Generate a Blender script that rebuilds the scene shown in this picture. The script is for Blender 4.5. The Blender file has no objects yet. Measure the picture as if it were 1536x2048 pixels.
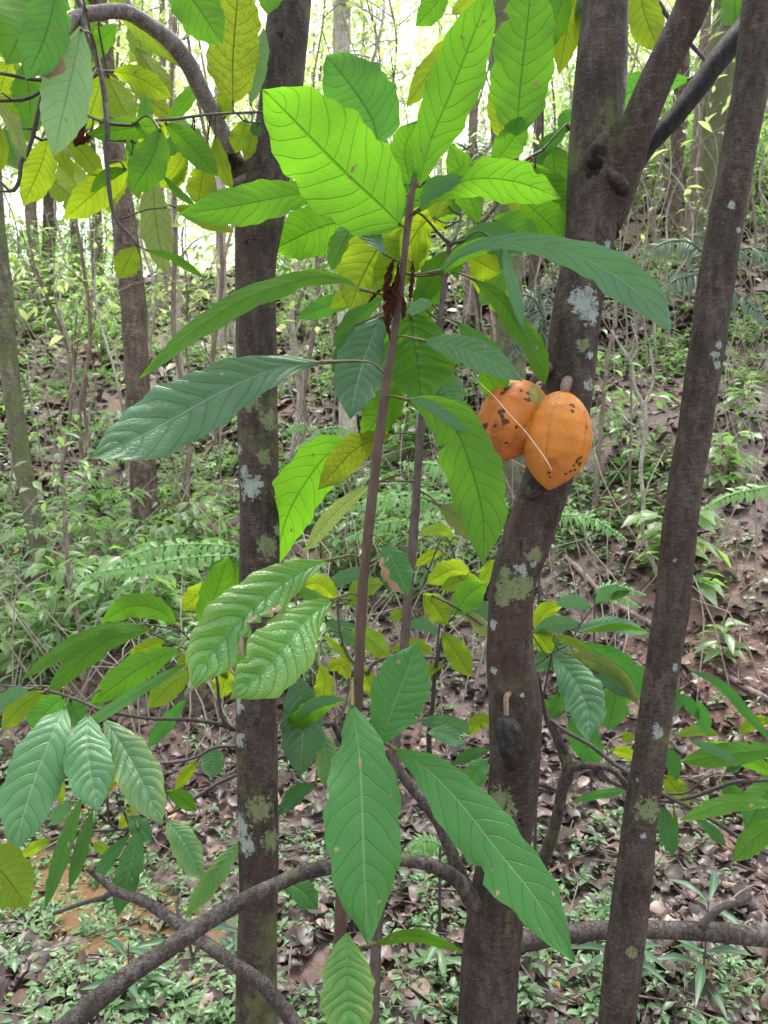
import bpy, math, random
import numpy as np
from mathutils import Vector
R = math.radians
scene = bpy.context.scene
COL = scene.collection
rnd = random.Random(7)
rng = np.random.default_rng(11)

# ------------------------------------------------------------------ camera
PITCH = 4.0
cd = bpy.data.cameras.new('camera'); cam = bpy.data.objects.new('camera', cd); COL.objects.link(cam)
cam.location = (0, 0, 1.5); cam.rotation_euler = (R(90 - PITCH), 0, 0)
cd.sensor_fit = 'VERTICAL'; cd.sensor_height = 36; cd.sensor_width = 27; cd.lens = 26
cd.clip_start = 0.02; cd.clip_end = 1000
cd.dof.use_dof = True; cd.dof.focus_distance = 1.4; cd.dof.aperture_fstop = 9.0
scene.camera = cam
# ------------------------------------------------------------------ sky and sun
SUN_EL, SUN_AZ = 72.0, 20.0            # azimuth measured from +Y (behind the trees) towards +X
w = bpy.data.worlds.new('World'); scene.world = w; w.use_nodes = True
nt = w.node_tree; nt.nodes.clear()
out = nt.nodes.new('ShaderNodeOutputWorld'); bg = nt.nodes.new('ShaderNodeBackground')
sky = nt.nodes.new('ShaderNodeTexSky'); sky.sky_type = 'NISHITA'; sky.sun_disc = False
sky.sun_elevation = R(SUN_EL); sky.sun_rotation = R(SUN_AZ); sky.dust_density = 3.0; sky.air_density = 1.0
hs = nt.nodes.new('ShaderNodeHueSaturation'); hs.inputs['Saturation'].default_value = 0.28
hs.inputs['Value'].default_value = 1.25
nt.links.new(sky.outputs[0], hs.inputs['Color']); nt.links.new(hs.outputs[0], bg.inputs[0])
bg.inputs[1].default_value = 0.15; nt.links.new(bg.outputs[0], out.inputs[0])
sl = bpy.data.lights.new('sun', 'SUN'); sl.energy = 1.5; sl.angle = R(15); sl.color = (1, .97, .92)
so = bpy.data.objects.new('sun', sl); COL.objects.link(so)
sd = Vector((math.sin(R(SUN_AZ)) * math.cos(R(SUN_EL)), math.cos(R(SUN_AZ)) * math.cos(R(SUN_EL)), math.sin(R(SUN_EL))))
so.rotation_euler = sd.to_track_quat('Z', 'Y').to_euler(); so.location = sd * 30
scene.view_settings.view_transform = 'Standard'; scene.view_settings.look = 'None'
scene.view_settings.exposure = 1.48; scene.view_settings.gamma = 1
try:
    scene.cycles.max_bounces = 7; scene.cycles.diffuse_bounces = 3; scene.cycles.transmission_bounces = 5
    scene.cycles.transparent_max_bounces = 6; scene.cycles.glossy_bounces = 2
except Exception: pass

# ------------------------------------------------------------------ projection helpers
F = 2048 * 26 / 36.0
CAM = np.array([0, 0, 1.5])
_c, _s = math.cos(R(PITCH)), math.sin(R(PITCH))
RT = np.array([1., 0, 0]); FW = np.array([0, _c, -_s]); UP = np.array([0, _s, _c])
def ray(px, py): return FW + RT * (px - 768) / F + UP * (1024 - py) / F
def at(px, py, d): return CAM + ray(px, py) * d

def vnoise(x, y, f, seed=0):
    x = x * f + seed * 7.13; y = y * f + seed * 3.77
    return (np.sin(x * 1.0 + 1.7 * np.sin(y * .9)) + np.sin(y * 1.3 + 1.3 * np.sin(x * 1.1 + 2)) + np.sin((x + y) * .7 + seed)) / 3
PUD = [(-1.06, 2.50, .52, .30), (-.62, 2.20, .30, .14), (-.2, 2.06, .22, .09), (-1.5, 2.7, .5, .25)]
def height(x, y):
    x = np.asarray(x, float); y = np.asarray(y, float)
    sl_ = .33 + .24 / (1 + np.exp(-(x / np.maximum(y, 1) - .12) * 9))
    y0 = 3.0 - .35 * np.clip(x, -2, 2) + .15 * np.sin(x * 1.3)
    t = y - y0
    soft = np.log1p(np.exp(np.clip(t * 3.0, -30, 30))) / 3.0
    far = np.log1p(np.exp(np.clip((t - 30) * .5, -30, 30))) / .5
    h = sl_ * (soft - np.where(t * 3 > 30, 0, 0)) 
    h = np.where(t * 3 > 30, sl_ * t, h) - sl_ * np.where((t - 30) * .5 > 30, t - 30, far) * 1.05
    a = np.clip(y / 6, .35, 1.5)
    h = h + .05 * a * vnoise(x, y, 1.3) + .03 * vnoise(x, y, 4.1, 2) + .012 * vnoise(x, y, 11, 3)
    amp = np.clip((y - 3.2) / 3, 0, 1)
    h = h + amp * (.10 * np.abs(vnoise(x, y, .9, 5)) + .05 * vnoise(x, y, 2.3, 6))
    for (cx, cy, rx, ry) in PUD:
        q = ((x - cx) / rx) ** 2 + ((y - cy) / ry) ** 2
        h = h - .06 * np.exp(-q * .9)
    return h
def ground(px, py, dmax=60):
    r = ray(px, py); d = 1.2
    while d < dmax:
        p = CAM + r * d
        if p[2] <= float(height(p[0], p[1])): return p
        d *= 1.01
    return CAM + r * dmax
def gz(x, y): return float(height(x, y))

# ------------------------------------------------------------------ object helpers
def tag(o, label=None, cat=None, group=None, kind=None):
    if label: o['label'] = label
    if cat: o['category'] = cat
    if group: o['group'] = group
    if kind: o['kind'] = kind
    return o
def thing(name, loc, label, cat, group=None):
    o = bpy.data.objects.new(name, None); COL.objects.link(o); o.location = tuple(loc); o.empty_display_size = .1
    return tag(o, label, cat, group)
def link(name, me, mat, parent=None, origin=None):
    o = bpy.data.objects.new(name, me); COL.objects.link(o)
    if mat is not None: me.materials.append(mat)
    if parent is not None: o.parent = parent
    return o
def wpos(o):
    v = np.zeros(3)
    while o is not None:
        v += np.array(o.location); o = o.parent
    return v
def mesh_np(name, V, Q, attr=None, smooth=True):
    """V (n,3); Q list/array of faces with constant size or list of arrays"""
    me = bpy.data.meshes.new(name)
    if not isinstance(Q, list): Q = [Q]
    Q = [np.asarray(q, np.int32) for q in Q if len(q)]
    nl = sum(q.size for q in Q); nf = sum(len(q) for q in Q)
    me.vertices.add(len(V)); me.vertices.foreach_set('co', np.asarray(V, np.float32).ravel())
    me.loops.add(nl); me.loops.foreach_set('vertex_index', np.concatenate([q.ravel() for q in Q]))
    me.polygons.add(nf)
    tot = np.concatenate([np.full(len(q), q.shape[1], np.int32) for q in Q])
    st = np.concatenate([[0], np.cumsum(tot)[:-1]]).astype(np.int32)
    me.polygons.foreach_set('loop_start', st)
    try: me.polygons.foreach_set('loop_total', tot)
    except Exception: pass
    me.update(calc_edges=True)
    if smooth: me.polygons.foreach_set('use_smooth', np.ones(nf, bool))
    if attr is not None:
        a = me.attributes.new('ld', 'FLOAT_COLOR', 'POINT'); a.data.foreach_set('color', np.asarray(attr, np.float32).ravel())
    me.validate()
    return me
def norm(v): return v / (np.linalg.norm(v, axis=-1, keepdims=True) + 1e-12)
def catmull(P, n):
    P = np.asarray(P, float)
    if len(P) == 2: P = np.array([P[0], (P[0] + P[1]) / 2, P[1]])
    E = np.vstack([2 * P[0] - P[1], P, 2 * P[-1] - P[-2]])
    seg = len(P) - 1; dense = []
    for i in range(seg):
        t = np.linspace(0, 1, 24, endpoint=(i == seg - 1))[:, None]
        a, b, c, d = E[i], E[i + 1], E[i + 2], E[i + 3]
        dense.append(.5 * (2 * b + (c - a) * t + (2 * a - 5 * b + 4 * c - d) * t ** 2 + (3 * b - a - 3 * c + d) * t ** 3))
    D = np.vstack(dense)
    L = np.concatenate([[0], np.cumsum(np.linalg.norm(np.diff(D[:, :3], axis=0), axis=1))])
    s = np.linspace(0, L[-1], n)
    return np.stack([np.interp(s, L, D[:, k]) for k in range(D.shape[1])], 1), L[-1]

class Geo:
    def __init__(s): s.V = []; s.Q = []; s.T = []; s.A = []; s.n = 0
    def add(s, V, Q=None, T=None, A=None):
        V = np.asarray(V, float); s.V.append(V)
        if Q is not None and len(Q): s.Q.append(np.asarray(Q) + s.n)
        if T is not None and len(T): s.T.append(np.asarray(T) + s.n)
        if A is None: A = np.tile([.5, .5, .5, 0], (len(V), 1))
        s.A.append(A); s.n += len(V)
    def build(s, name, mat, parent=None, smooth=True, off=None):
        V = np.vstack(s.V)
        if parent is not None: V = V - wpos(parent)
        elif off is not None: V = V - off
        fs = []
        if s.Q: fs.append(np.vstack(s.Q))
        if s.T: fs.append(np.vstack(s.T))
        me = mesh_np(name, V, fs, np.vstack(s.A), smooth)
        o = link(name, me, mat, parent)
        if parent is None and off is not None: o.location = tuple(off)
        return o
def tube_geo(g, pts, sides=16, step=.02, bump=.03, seed=0, cap=True, tint=.5):
    """pts: list of (x,y,z,r) world"""
    pts = np.asarray(pts, float)
    L = np.sum(np.linalg.norm(np.diff(pts[:, :3], axis=0), axis=1))
    n = int(max(4, min(260, L / step)))
    C, L = catmull(pts, n)
    P = C[:, :3]; r = np.maximum(C[:, 3], 1e-4)
    T = norm(np.gradient(P, axis=0))
    ref = np.array([1., 0, 0]) if abs(T[0][0]) < .8 else np.array([0, 0, 1.])
    N = np.zeros_like(P); v = ref - T[0] * ref.dot(T[0]); v /= np.linalg.norm(v)
    for i in range(n):
        v = v - T[i] * v.dot(T[i]); v /= np.linalg.norm(v); N[i] = v
    B = np.cross(T, N)
    a = np.linspace(0, 2 * math.pi, sides, endpoint=False)
    s_ = np.linspace(0, L, n)[:, None]
    rr = np.mean(r)
    ph = seed * 1.7
    bm = 1 + bump * (np.sin(a[None] * 2 + s_ / rr * .35 + ph) * .6 + np.sin(a[None] * 3 - s_ / rr * .8 + ph * 2) * .5
                     + np.sin(a[None] * 5 + s_ / rr * 2.1 + ph) * .3 + np.sin(s_ / rr * 1.3 + 2 * np.sin(a[None] + ph)) * .5)
    R_ = r[:, None] * bm
    V = P[:, None, :] + R_[..., None] * (np.cos(a)[None, :, None] * N[:, None, :] + np.sin(a)[None, :, None] * B[:, None, :])
    V = V.reshape(-1, 3)
    i = np.arange(n - 1)[:, None]; j = np.arange(sides)[None]; j2 = (j + 1) % sides
    Q = np.stack([i * sides + j, i * sides + j2, (i + 1) * sides + j2, (i + 1) * sides + j], -1).reshape(-1, 4)
    A = np.stack([np.tile(a / 6.2832, n), np.repeat(np.linspace(0, 1, n), sides), np.full(n * sides, tint), np.zeros(n * sides)], 1)
    Tt = []
    if cap:
        V = np.vstack([V, P[0] - T[0] * r[0] * .3, P[-1] + T[-1] * r[-1] * .5]); A = np.vstack([A, A[:1], A[-1:]])
        c0 = n * sides; c1 = c0 + 1; jj = np.arange(sides); jn = (jj + 1) % sides
        Tt = np.vstack([np.stack([jn, jj, np.full(sides, c0)], 1), np.stack([(n - 1) * sides + jj, (n - 1) * sides + jn, np.full(sides, c1)], 1)])
    g.add(V, Q, Tt, A)
    return P
def pxpath(pts):
    """(px,py,width_px,depth) -> (x,y,z,r)"""
    return [tuple(at(p[0], p[1], p[3])) + (p[2] * .5 / F * p[3],) for p in pts]

# ------------------------------------------------------------------ marks are found on the finished surface
from mathutils.bvhtree import BVHTree
def bvh_of(objs):
    V = []; Fc = []
    for o in objs:
        off = Vector(tuple(wpos(o))); b = len(V)
        V += [v.co + off for v in o.data.vertices]; Fc += [tuple(b + i for i in p.vertices) for p in o.data.polygons]
    return BVHTree.FromPolygons(V, Fc)
def marks(bvh, lst):
    res = []
    for (x, y, r) in lst:
        d = Vector(tuple(norm(ray(x, y)))); h = bvh.ray_cast(Vector((0, 0, 1.5)), d)
        if h[0] is not None:
            dep = (np.array(h[0]) - CAM).dot(FW); res.append((tuple(h[0]), r / F * dep))
    return res
def setmat(o, m):
    o.data.materials.clear(); o.data.materials.append(m)
# ------------------------------------------------------------------ materials
def new_mat(name):
    m = bpy.data.materials.new(name); m.use_nodes = True; m.node_tree.nodes.clear()
    return m, m.node_tree
class NT:
    def __init__(s, t): s.t = t
    def n(s, typ, **kw):
        nd = s.t.nodes.new(typ)
        for k, v in kw.items():
            if k.startswith('i_'):
                key = k[2:]; key = int(key) if key.isdigit() else key.replace('_', ' ')
                s.set(nd.inputs[key], v)
            else: setattr(nd, k, v)
        return nd
    def set(s, inp, v):
        if isinstance(v, bpy.types.NodeSocket): s.t.links.new(v, inp)
        else:
            if hasattr(inp, 'default_value') and isinstance(v, tuple) and len(v) == 3 and inp.type == 'RGBA': v = v + (1,)
            inp.default_value = v
    def math(s, op, a, b=0., c=None, clamp=False):
        nd = s.t.nodes.new('ShaderNodeMath'); nd.operation = op; nd.use_clamp = clamp
        s.set(nd.inputs[0], a); s.set(nd.inputs[1], b)
        if c is not None: s.set(nd.inputs[2], c)
        return nd.outputs[0]
    def mix(s, f, a, b, mode='MIX'):
        nd = s.t.nodes.new('ShaderNodeMix'); nd.data_type = 'RGBA'; nd.blend_type = mode
        s.set(nd.inputs[0], f); s.set(nd.inputs[6], a); s.set(nd.inputs[7], b); return nd.outputs[2]
    def rng(s, v, a, b, c=0., d=1., smooth=False):
        nd = s.t.nodes.new('ShaderNodeMapRange'); nd.interpolation_type = 'SMOOTHSTEP' if smooth else 'LINEAR'
        s.set(nd.inputs[0], v); nd.inputs[1].default_value = a; nd.inputs[2].default_value = b
        nd.inputs[3].default_value = c; nd.inputs[4].default_value = d; return nd.outputs[0]
    def noise(s, vec, scale, detail=4, rough=.55, dist=0.):
        nd = s.t.nodes.new('ShaderNodeTexNoise'); nd.inputs['Scale'].default_value = scale; nd.inputs['Detail'].default_value = detail
        nd.inputs['Roughness'].default_value = rough; nd.inputs['Distortion'].default_value = dist
        if vec is not None: s.t.links.new(vec, nd.inputs['Vector'])
        return nd.outputs[0]
    def mapping(s, vec, scale=(1, 1, 1), rot=(0, 0, 0)):
        nd = s.t.nodes.new('ShaderNodeMapping'); s.t.links.new(vec, nd.inputs[0]); nd.inputs['Scale'].default_value = scale
        nd.inputs['Rotation'].default_value = rot; return nd.outputs[0]
    def ramp(s, f, stops):
        nd = s.t.nodes.new('ShaderNodeValToRGB'); s.t.links.new(f, nd.inputs[0])
        cr = nd.color_ramp
        while len(cr.elements) < len(stops): cr.elements.new(.5)
        for e, (p, c) in zip(cr.elements, stops): e.position = p; e.color = tuple(c) + (1,)
        return nd.outputs[0]
    def spots(s, pos, spots, nz, amp):
        """union of noisy balls at world points"""
        acc = None
        for (c, r) in spots:
            d = s.n('ShaderNodeVectorMath', operation='DISTANCE'); s.t.links.new(pos, d.inputs[0]); d.inputs[1].default_value = tuple(c)
            v = s.math('MULTIPLY_ADD', d.outputs['Value'], 1.0 / r, s.math('MULTIPLY', s.math('SUBTRACT', nz, .5), amp))
            m = s.rng(v, .90, 1.03, 1, 0)
            acc = m if acc is None else s.math('MAXIMUM', acc, m)
        return acc
def principled(N, **kw):
    p = N.n('ShaderNodeBsdfPrincipled')
    for k, v in kw.items(): N.set(p.inputs[k.replace('_', ' ')], v)
    return p

def leaf_mat(name, top, back, trans, tf=.5, rough=.4, spec=.4, vein=.45, yellow=(.35, .4, .03), ymix=0., mottled=0., nv=11, veinlight=.15, pillow=.08):
    m, t = new_mat(name); N = NT(t)
    at_ = N.n('ShaderNodeAttribute', attribute_name='ld'); sep = N.n('ShaderNodeSeparateColor'); t.links.new(at_.outputs['Color'], sep.inputs[0])
    U, V, TI = sep.outputs[0], sep.outputs[1], sep.outputs[2]; DRY = at_.outputs['Alpha']
    u = N.math('ABSOLUTE', N.math('MULTIPLY_ADD', U, 2., -1.))
    s = N.math('SUBTRACT', N.math('MULTIPLY', V, float(nv)), N.math('MULTIPLY', N.math('POWER', u, 1.35), 1.7))
    s = N.math('ADD', s, N.math('MULTIPLY', N.math('SINE', N.math('MULTIPLY_ADD', V, 23., N.math('MULTIPLY', TI, 40.))), .16))
    f = N.math('ABSOLUTE', N.math('MULTIPLY_ADD', N.math('FRACT', s), 2., -1.))
    sec = N.rng(f, .0, .13, 1, 0, True)
    mid = N.rng(u, .012, .05, 1, 0, True)
    comb = N.n('ShaderNodeCombineXYZ'); N.set(comb.inputs[0], N.math('MULTIPLY', U, 9.)); N.set(comb.inputs[1], N.math('MULTIPLY', V, 30.)); N.set(comb.inputs[2], TI)
    vo = N.n('ShaderNodeTexVoronoi', feature='DISTANCE_TO_EDGE'); t.links.new(comb.outputs[0], vo.inputs['Vector']); vo.inputs['Scale'].default_value = 1.6
    ret = N.rng(vo.outputs['Distance'], 0, .10, 1, 0)
    geo = N.n('ShaderNodeNewGeometry'); pos = geo.outputs['Position']
    n1 = N.noise(pos, 26, 3); n2 = N.noise(pos, 160, 3); n3 = N.noise(pos, 9, 2)
    veins = N.math('MAXIMUM', N.math('MAXIMUM', N.math('MULTIPLY', sec, .75), mid), N.math('MULTIPLY', ret, .16))
    # colours: brightness by tint, slight mottling, yellowing at the margin
    shade = N.math('ADD', N.math('MULTIPLY_ADD', TI, .7, .55), N.math('MULTIPLY', N.math('SUBTRACT', n1, .5), .35))
    ym = N.math('MULTIPLY', N.rng(N.math('ADD', N.math('MULTIPLY', u, .7), n3), .75, 1.15), ymix, clamp=True)
    def tint(c):
        c1 = N.mix(1.0, c, N.n('ShaderNodeCombineColor', i_0=shade, i_1=shade, i_2=shade).outputs[0], 'MULTIPLY')
        return c1
    topc = N.mix(ym, tint(top), yellow); backc = N.mix(ym, tint(back), yellow)
    trc = N.mix(ym, tint(trans), tuple(min(1, x * 1.3) for x in yellow))
    trc = N.mix(N.math('MULTIPLY', veins, vein, clamp=True), trc, tuple(x * .12 for x in trans))
    trc = N.mix(N.math('MULTIPLY', N.rng(n2, .45, .7), mottled), trc, tuple(x * .35 for x in trans))
    topc = N.mix(N.math('MULTIPLY', sec, .38), topc, tuple(x * .38 for x in top)); topc = N.mix(N.math('MULTIPLY', N.rng(n3, .35, .65), .35), topc, tuple(x * 1.5 for x in top)); topc = N.mix(N.math('MULTIPLY', mid, veinlight * 1.6, clamp=True), topc, (.30, .42, .22))
    # dark vein lines on back
    backc = N.mix(N.math('MULTIPLY', veins, vein * .8, clamp=True), backc, tuple(x * .35 for x in back))
    bf = geo.outputs['Backfacing']
    base = N.mix(bf, topc, backc)
    # small specks of disease
    sp = N.rng(N.noise(pos, 55, 2, .4), .735, .76)
    brown = N.mix(n1, (.16, .08, .035), (.42, .29, .2))
    drym = N.math('MAXIMUM', N.rng(N.math('ADD', DRY, N.math('MULTIPLY', N.math('SUBTRACT', n1, .5), .7)), .48, .54), N.math('MULTIPLY', sp, .75))
    base = N.mix(drym, base, brown); trc = N.mix(drym, trc, (.12, .06, .02))
    pil = N.math('MULTIPLY', N.math('POWER', f, .6), pillow)
    hgt = N.math('ADD', N.math('MULTIPLY', veins, -.5), N.math('ADD', N.math('MULTIPLY', n2, .08), N.math('MULTIPLY', n1, .5)))
    hgt = N.math('ADD', hgt, N.math('MULTIPLY', N.rng(vo.outputs['Distance'], 0, .4, 0, 1), pillow * .12))
    hgt = N.math('ADD', hgt, pil)
    bp = N.n('ShaderNodeBump'); bp.inputs['Strength'].default_value = .55; bp.inputs['Distance'].default_value = .004; t.links.new(hgt, bp.inputs['Height'])
    pr = principled(N, Base_Color=base, Roughness=N.math('MULTIPLY_ADD', bf, .2, N.math('MULTIPLY_ADD', n1, .2, rough - .1))); pr.inputs['Specular IOR Level'].default_value = spec
    t.links.new(bp.outputs[0], pr.inputs['Normal'])
    tr = N.n('ShaderNodeBsdfTranslucent'); t.links.new(trc, tr.inputs['Color']); t.links.new(bp.outputs[0], tr.inputs['Normal'])
    mx = N.n('ShaderNodeMixShader'); N.set(mx.inputs[0], N.math('MULTIPLY', tf, N.math('MULTIPLY_ADD', drym, -.7, 1.)))
    t.links.new(pr.outputs[0], mx.inputs[1]); t.links.new(tr.outputs[0], mx.inputs[2])
    o = N.n('ShaderNodeOutputMaterial'); t.links.new(mx.outputs[0], o.inputs[0])
    return m
LM = {
 'Y': leaf_mat('young_backlit_leaf', (.10, .22, .02), (.13, .25, .02), (.42, .59, .02), .58, .45, .3, .62),  # bright backlit look put into the colours, some leaves younger
 'G': leaf_mat('backlit_leaf', (.06, .175, .02), (.075, .21, .02), (.155, .40, .015), .55, .42, .35, .52),  # mid green of a backlit blade, set in the colours
 'W': leaf_mat('pale_leaf', (.12, .25, .10), (.20, .36, .17), (.24, .42, .12), .45, .45, .35, .4),
 'D': leaf_mat('dark_backlit_leaf', (.04, .14, .03), (.06, .17, .03), (.09, .28, .03), .5, .4, .4, .5),  # darker backlit look, painted into the same kind of leaf
 'O': leaf_mat('fading_leaf', (.16, .22, .07), (.20, .28, .08), (.28, .38, .08), .5, .5, .3, .65, mottled=.3),
 'M': leaf_mat('yellowing_leaf', (.20, .26, .02), (.20, .27, .02), (.36, .48, .02), .55, .5, .3, .85, mottled=.7),
 'T': leaf_mat('frontlit_leaf', (.027, .120, .021), (.09, .22, .05), (.12, .42, .05), .28, .42, .5, .3, veinlight=.22, pillow=.16),  # front-lit upper face, its look put into colour and low translucency
 'Q': leaf_mat('quilted_leaf', (.036, .165, .018), (.09, .25, .03), (.20, .50, .02), .34, .34, .9, .35, ymix=.25, veinlight=.10, pillow=.8),
 'E': leaf_mat('yellow_edged_leaf', (.038, .145, .038), (.1, .25, .04), (.2, .45, .04), .32, .36, .9, .35, ymix=.30, veinlight=.2, pillow=.4),
 'P': leaf_mat('bluish_sheen_leaf', (.050, .160, .056), (.12, .25, .1), (.15, .38, .1), .22, .38, .65, .3, veinlight=.3, pillow=.35),  # pale sky sheen on the upper face, mixed into the base colour
 'B': leaf_mat('withered_leaf', (.09, .035, .018), (.11, .045, .02), (.16, .05, .012), .15, .8, .15, .5, veinlight=.0),
}
def small_leaf_mat(name, ca, cb, trans, tf=.4, rough=.45, spec=.4):
    m, t = new_mat(name); N = NT(t)
    at_ = N.n('ShaderNodeAttribute', attribute_name='ld'); sep = N.n('ShaderNodeSeparateColor'); t.links.new(at_.outputs['Color'], sep.inputs[0])
    c = N.mix(sep.outputs[2], ca, cb)
    u = N.math('ABSOLUTE', N.math('MULTIPLY_ADD', sep.outputs[0], 2., -1.))
    c = N.mix(N.rng(u, 0, .25, .35, 0), c, (.25, .36, .15))
    c = N.mix(N.rng(at_.outputs['Alpha'], .5, .6), c, (.35, .20, .05))
    pr = principled(N, Base_Color=c, Roughness=rough); pr.inputs['Specular IOR Level'].default_value = spec
    tr = N.n('ShaderNodeBsdfTranslucent'); tc = N.mix(1., c, trans, 'MULTIPLY'); t.links.new(tc, tr.inputs['Color'])
    mx = N.n('ShaderNodeMixShader'); mx.inputs[0].default_value = tf
    t.links.new(pr.outputs[0], mx.inputs[1]); t.links.new(tr.outputs[0], mx.inputs[2])
    o = N.n('ShaderNodeOutputMaterial'); t.links.new(mx.outputs[0], o.inputs[0]); return m
M_herb = small_leaf_mat('herb_leaf', (.08, .18, .08), (.25, .37, .17), (1.7, 2.0, 1.0), .35, .36, .55)
M_bush = small_leaf_mat('bush_leaf', (.08, .19, .05), (.29, .39, .20), (1.8, 2.1, 1.1), .45, .35, .7)
M_far = small_leaf_mat('canopy_leaf', (.13, .21, .08), (.44, .48, .26), (2.0, 2.1, 1.4), .55, .45, .5)
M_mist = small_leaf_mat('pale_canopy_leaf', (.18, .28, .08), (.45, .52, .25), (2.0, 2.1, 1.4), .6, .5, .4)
M_palm = small_leaf_mat('palm_leaf', (.05, .10, .06), (.15, .22, .15), (1.6, 1.8, 1.1), .3, .4, .5)
M_darkherb = small_leaf_mat('dark_herb_leaf', (.03, .09, .05), (.08, .17, .09), (1.8, 2.2, 1.1), .3, .4, .5)
M_fern = small_leaf_mat('fern_leaf', (.10, .27, .06), (.24, .42, .18), (2., 2.2, 1.2), .4, .38, .5)

def bark_mat(name, dark, light, scale=1., lichen=(), green=(), red=(), moss=0., fine=1., bumpd=.004, holes=(), lichcol=(.30, .36, .32)):
    m, t = new_mat(name); N = NT(t)
    pos = N.n('ShaderNodeNewGeometry').outputs['Position']
    pz = N.mapping(pos, (1, 1, .35)); ph = N.mapping(pos, (1, 1, 3.2))
    a = N.noise(pz, 55 * scale, 6, .65, .3); b = N.noise(ph, 70 * scale, 4, .6, .5); c = N.noise(pos, 7 * scale, 3); fi = N.noise(pos, 320 * scale, 3, .6)
    mixv = N.math('ADD', N.math('MULTIPLY', a, .45), N.math('ADD', N.math('MULTIPLY', b, .3), N.math('MULTIPLY', fi, .25)))
    rg = N.noise(N.mapping(pos, (1, 1, 5)), 26 * scale, 3, .6, .8)
    mixv = N.math('ADD', mixv, N.math('MULTIPLY', N.math('SUBTRACT', rg, .5), .16))
    col = N.ramp(mixv, [(.32, tuple(x * .5 for x in dark)), (.45, dark), (.56, light), (.70, tuple(min(1, x * 1.5) for x in light))])
    big = N.noise(N.mapping(pos, (1, 1, .6)), 16, 4, .6)
    col = N.mix(N.rng(big, .42, .62, 0, .55), col, tuple(x * .55 for x in dark))
    col = N.mix(N.rng(c, .45, .7, 0, .45), col, tuple(x * 1.6 for x in dark))
    # lenticels / short cracks
    vo = N.n('ShaderNodeTexVoronoi'); t.links.new(N.mapping(pos, (1, 1, 2.2)), vo.inputs['Vector']); vo.inputs['Scale'].default_value = 75 * scale
    len_ = N.rng(vo.outputs['Distance'], .10, .2, 1, 0)
    col = N.mix(N.math('MULTIPLY', len_, N.rng(c, .3, .6, 0, .8)), col, tuple(min(1, x * 2.4) for x in light))
    crack = N.rng(N.noise(N.mapping(pos, (1, 1, .22)), 120 * scale, 4, .7, .8), .36, .30)
    col = N.mix(N.math('MULTIPLY', crack, .8, clamp=True), col, tuple(x * .25 for x in dark))
    nz = N.noise(pos, 75, 6, .72, .6); nz = N.rng(nz, .32, .68)
    def patch(col, sp, cc, amp=1.5, op=1.):
        if not sp: return col, None
        k = N.spots(pos, sp, nz, amp)
        k = N.math('MULTIPLY', k, N.rng(N.math('ADD', N.math('MULTIPLY', fi, .6), N.math('MULTIPLY', a, .5)), .42, .56, .25 * op, op)); return N.mix(k, col, cc), k
    if moss > 0:
        mm = N.rng(N.noise(pos, 5, 5, .7), .62 - moss * .3, .70 - moss * .3)
        col = N.mix(N.math('MULTIPLY', mm, .6), col, (.12, .15, .05))
    col, k2 = patch(col, red, (.075, .038, .031), 2.2, .65)
    col, k3 = patch(col, green, (.17, .21, .10))
    col, k1 = patch(col, lichen, lichcol)
    col, k4 = patch(col, holes, (.012, .009, .008), 1.6)
    hh = N.math('ADD', N.math('MULTIPLY', mixv, 1.), N.math('MULTIPLY', crack, -.25))
    hh = N.math('ADD', hh, N.math('MULTIPLY', len_, .12))
    if k1 is not None: hh = N.math('MULTIPLY_ADD', k1, .18, hh)
    if k4 is not None: hh = N.math('MULTIPLY_ADD', k4, -.8, hh)
    bp = N.n('ShaderNodeBump'); bp.inputs['Strength'].default_value = .9; bp.inputs['Distance'].default_value = bumpd; t.links.new(hh, bp.inputs['Height'])
    pr = principled(N, Base_Color=col, Roughness=N.rng(a, .3, .7, .8, .62)); pr.inputs['Specular IOR Level'].default_value = .16
    t.links.new(bp.outputs[0], pr.inputs['Normal'])
    o = N.n('ShaderNodeOutputMaterial'); t.links.new(pr.outputs[0], o.inputs[0]); return m

def simple_mat(name, ca, cb, scale=30, rough=.7, bump=.002, spec=.3, stretch=(1, 1, 1)):
    m, t = new_mat(name); N = NT(t)
    pos = N.n('ShaderNodeNewGeometry').outputs['Position']
    a = N.noise(N.mapping(pos, stretch), scale, 5, .6)
    col = N.mix(N.rng(a, .3, .7), ca, cb)
    bp = N.n('ShaderNodeBump'); bp.inputs['Strength'].default_value = .7; bp.inputs['Distance'].default_value = bump; t.links.new(a, bp.inputs['Height'])
    pr = principled(N, Base_Color=col, Roughness=rough); pr.inputs['Specular IOR Level'].default_value = spec
    t.links.new(bp.outputs[0], pr.inputs['Normal'])
    o = N.n('ShaderNodeOutputMaterial'); t.links.new(pr.outputs[0], o.inputs[0]); return m

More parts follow.
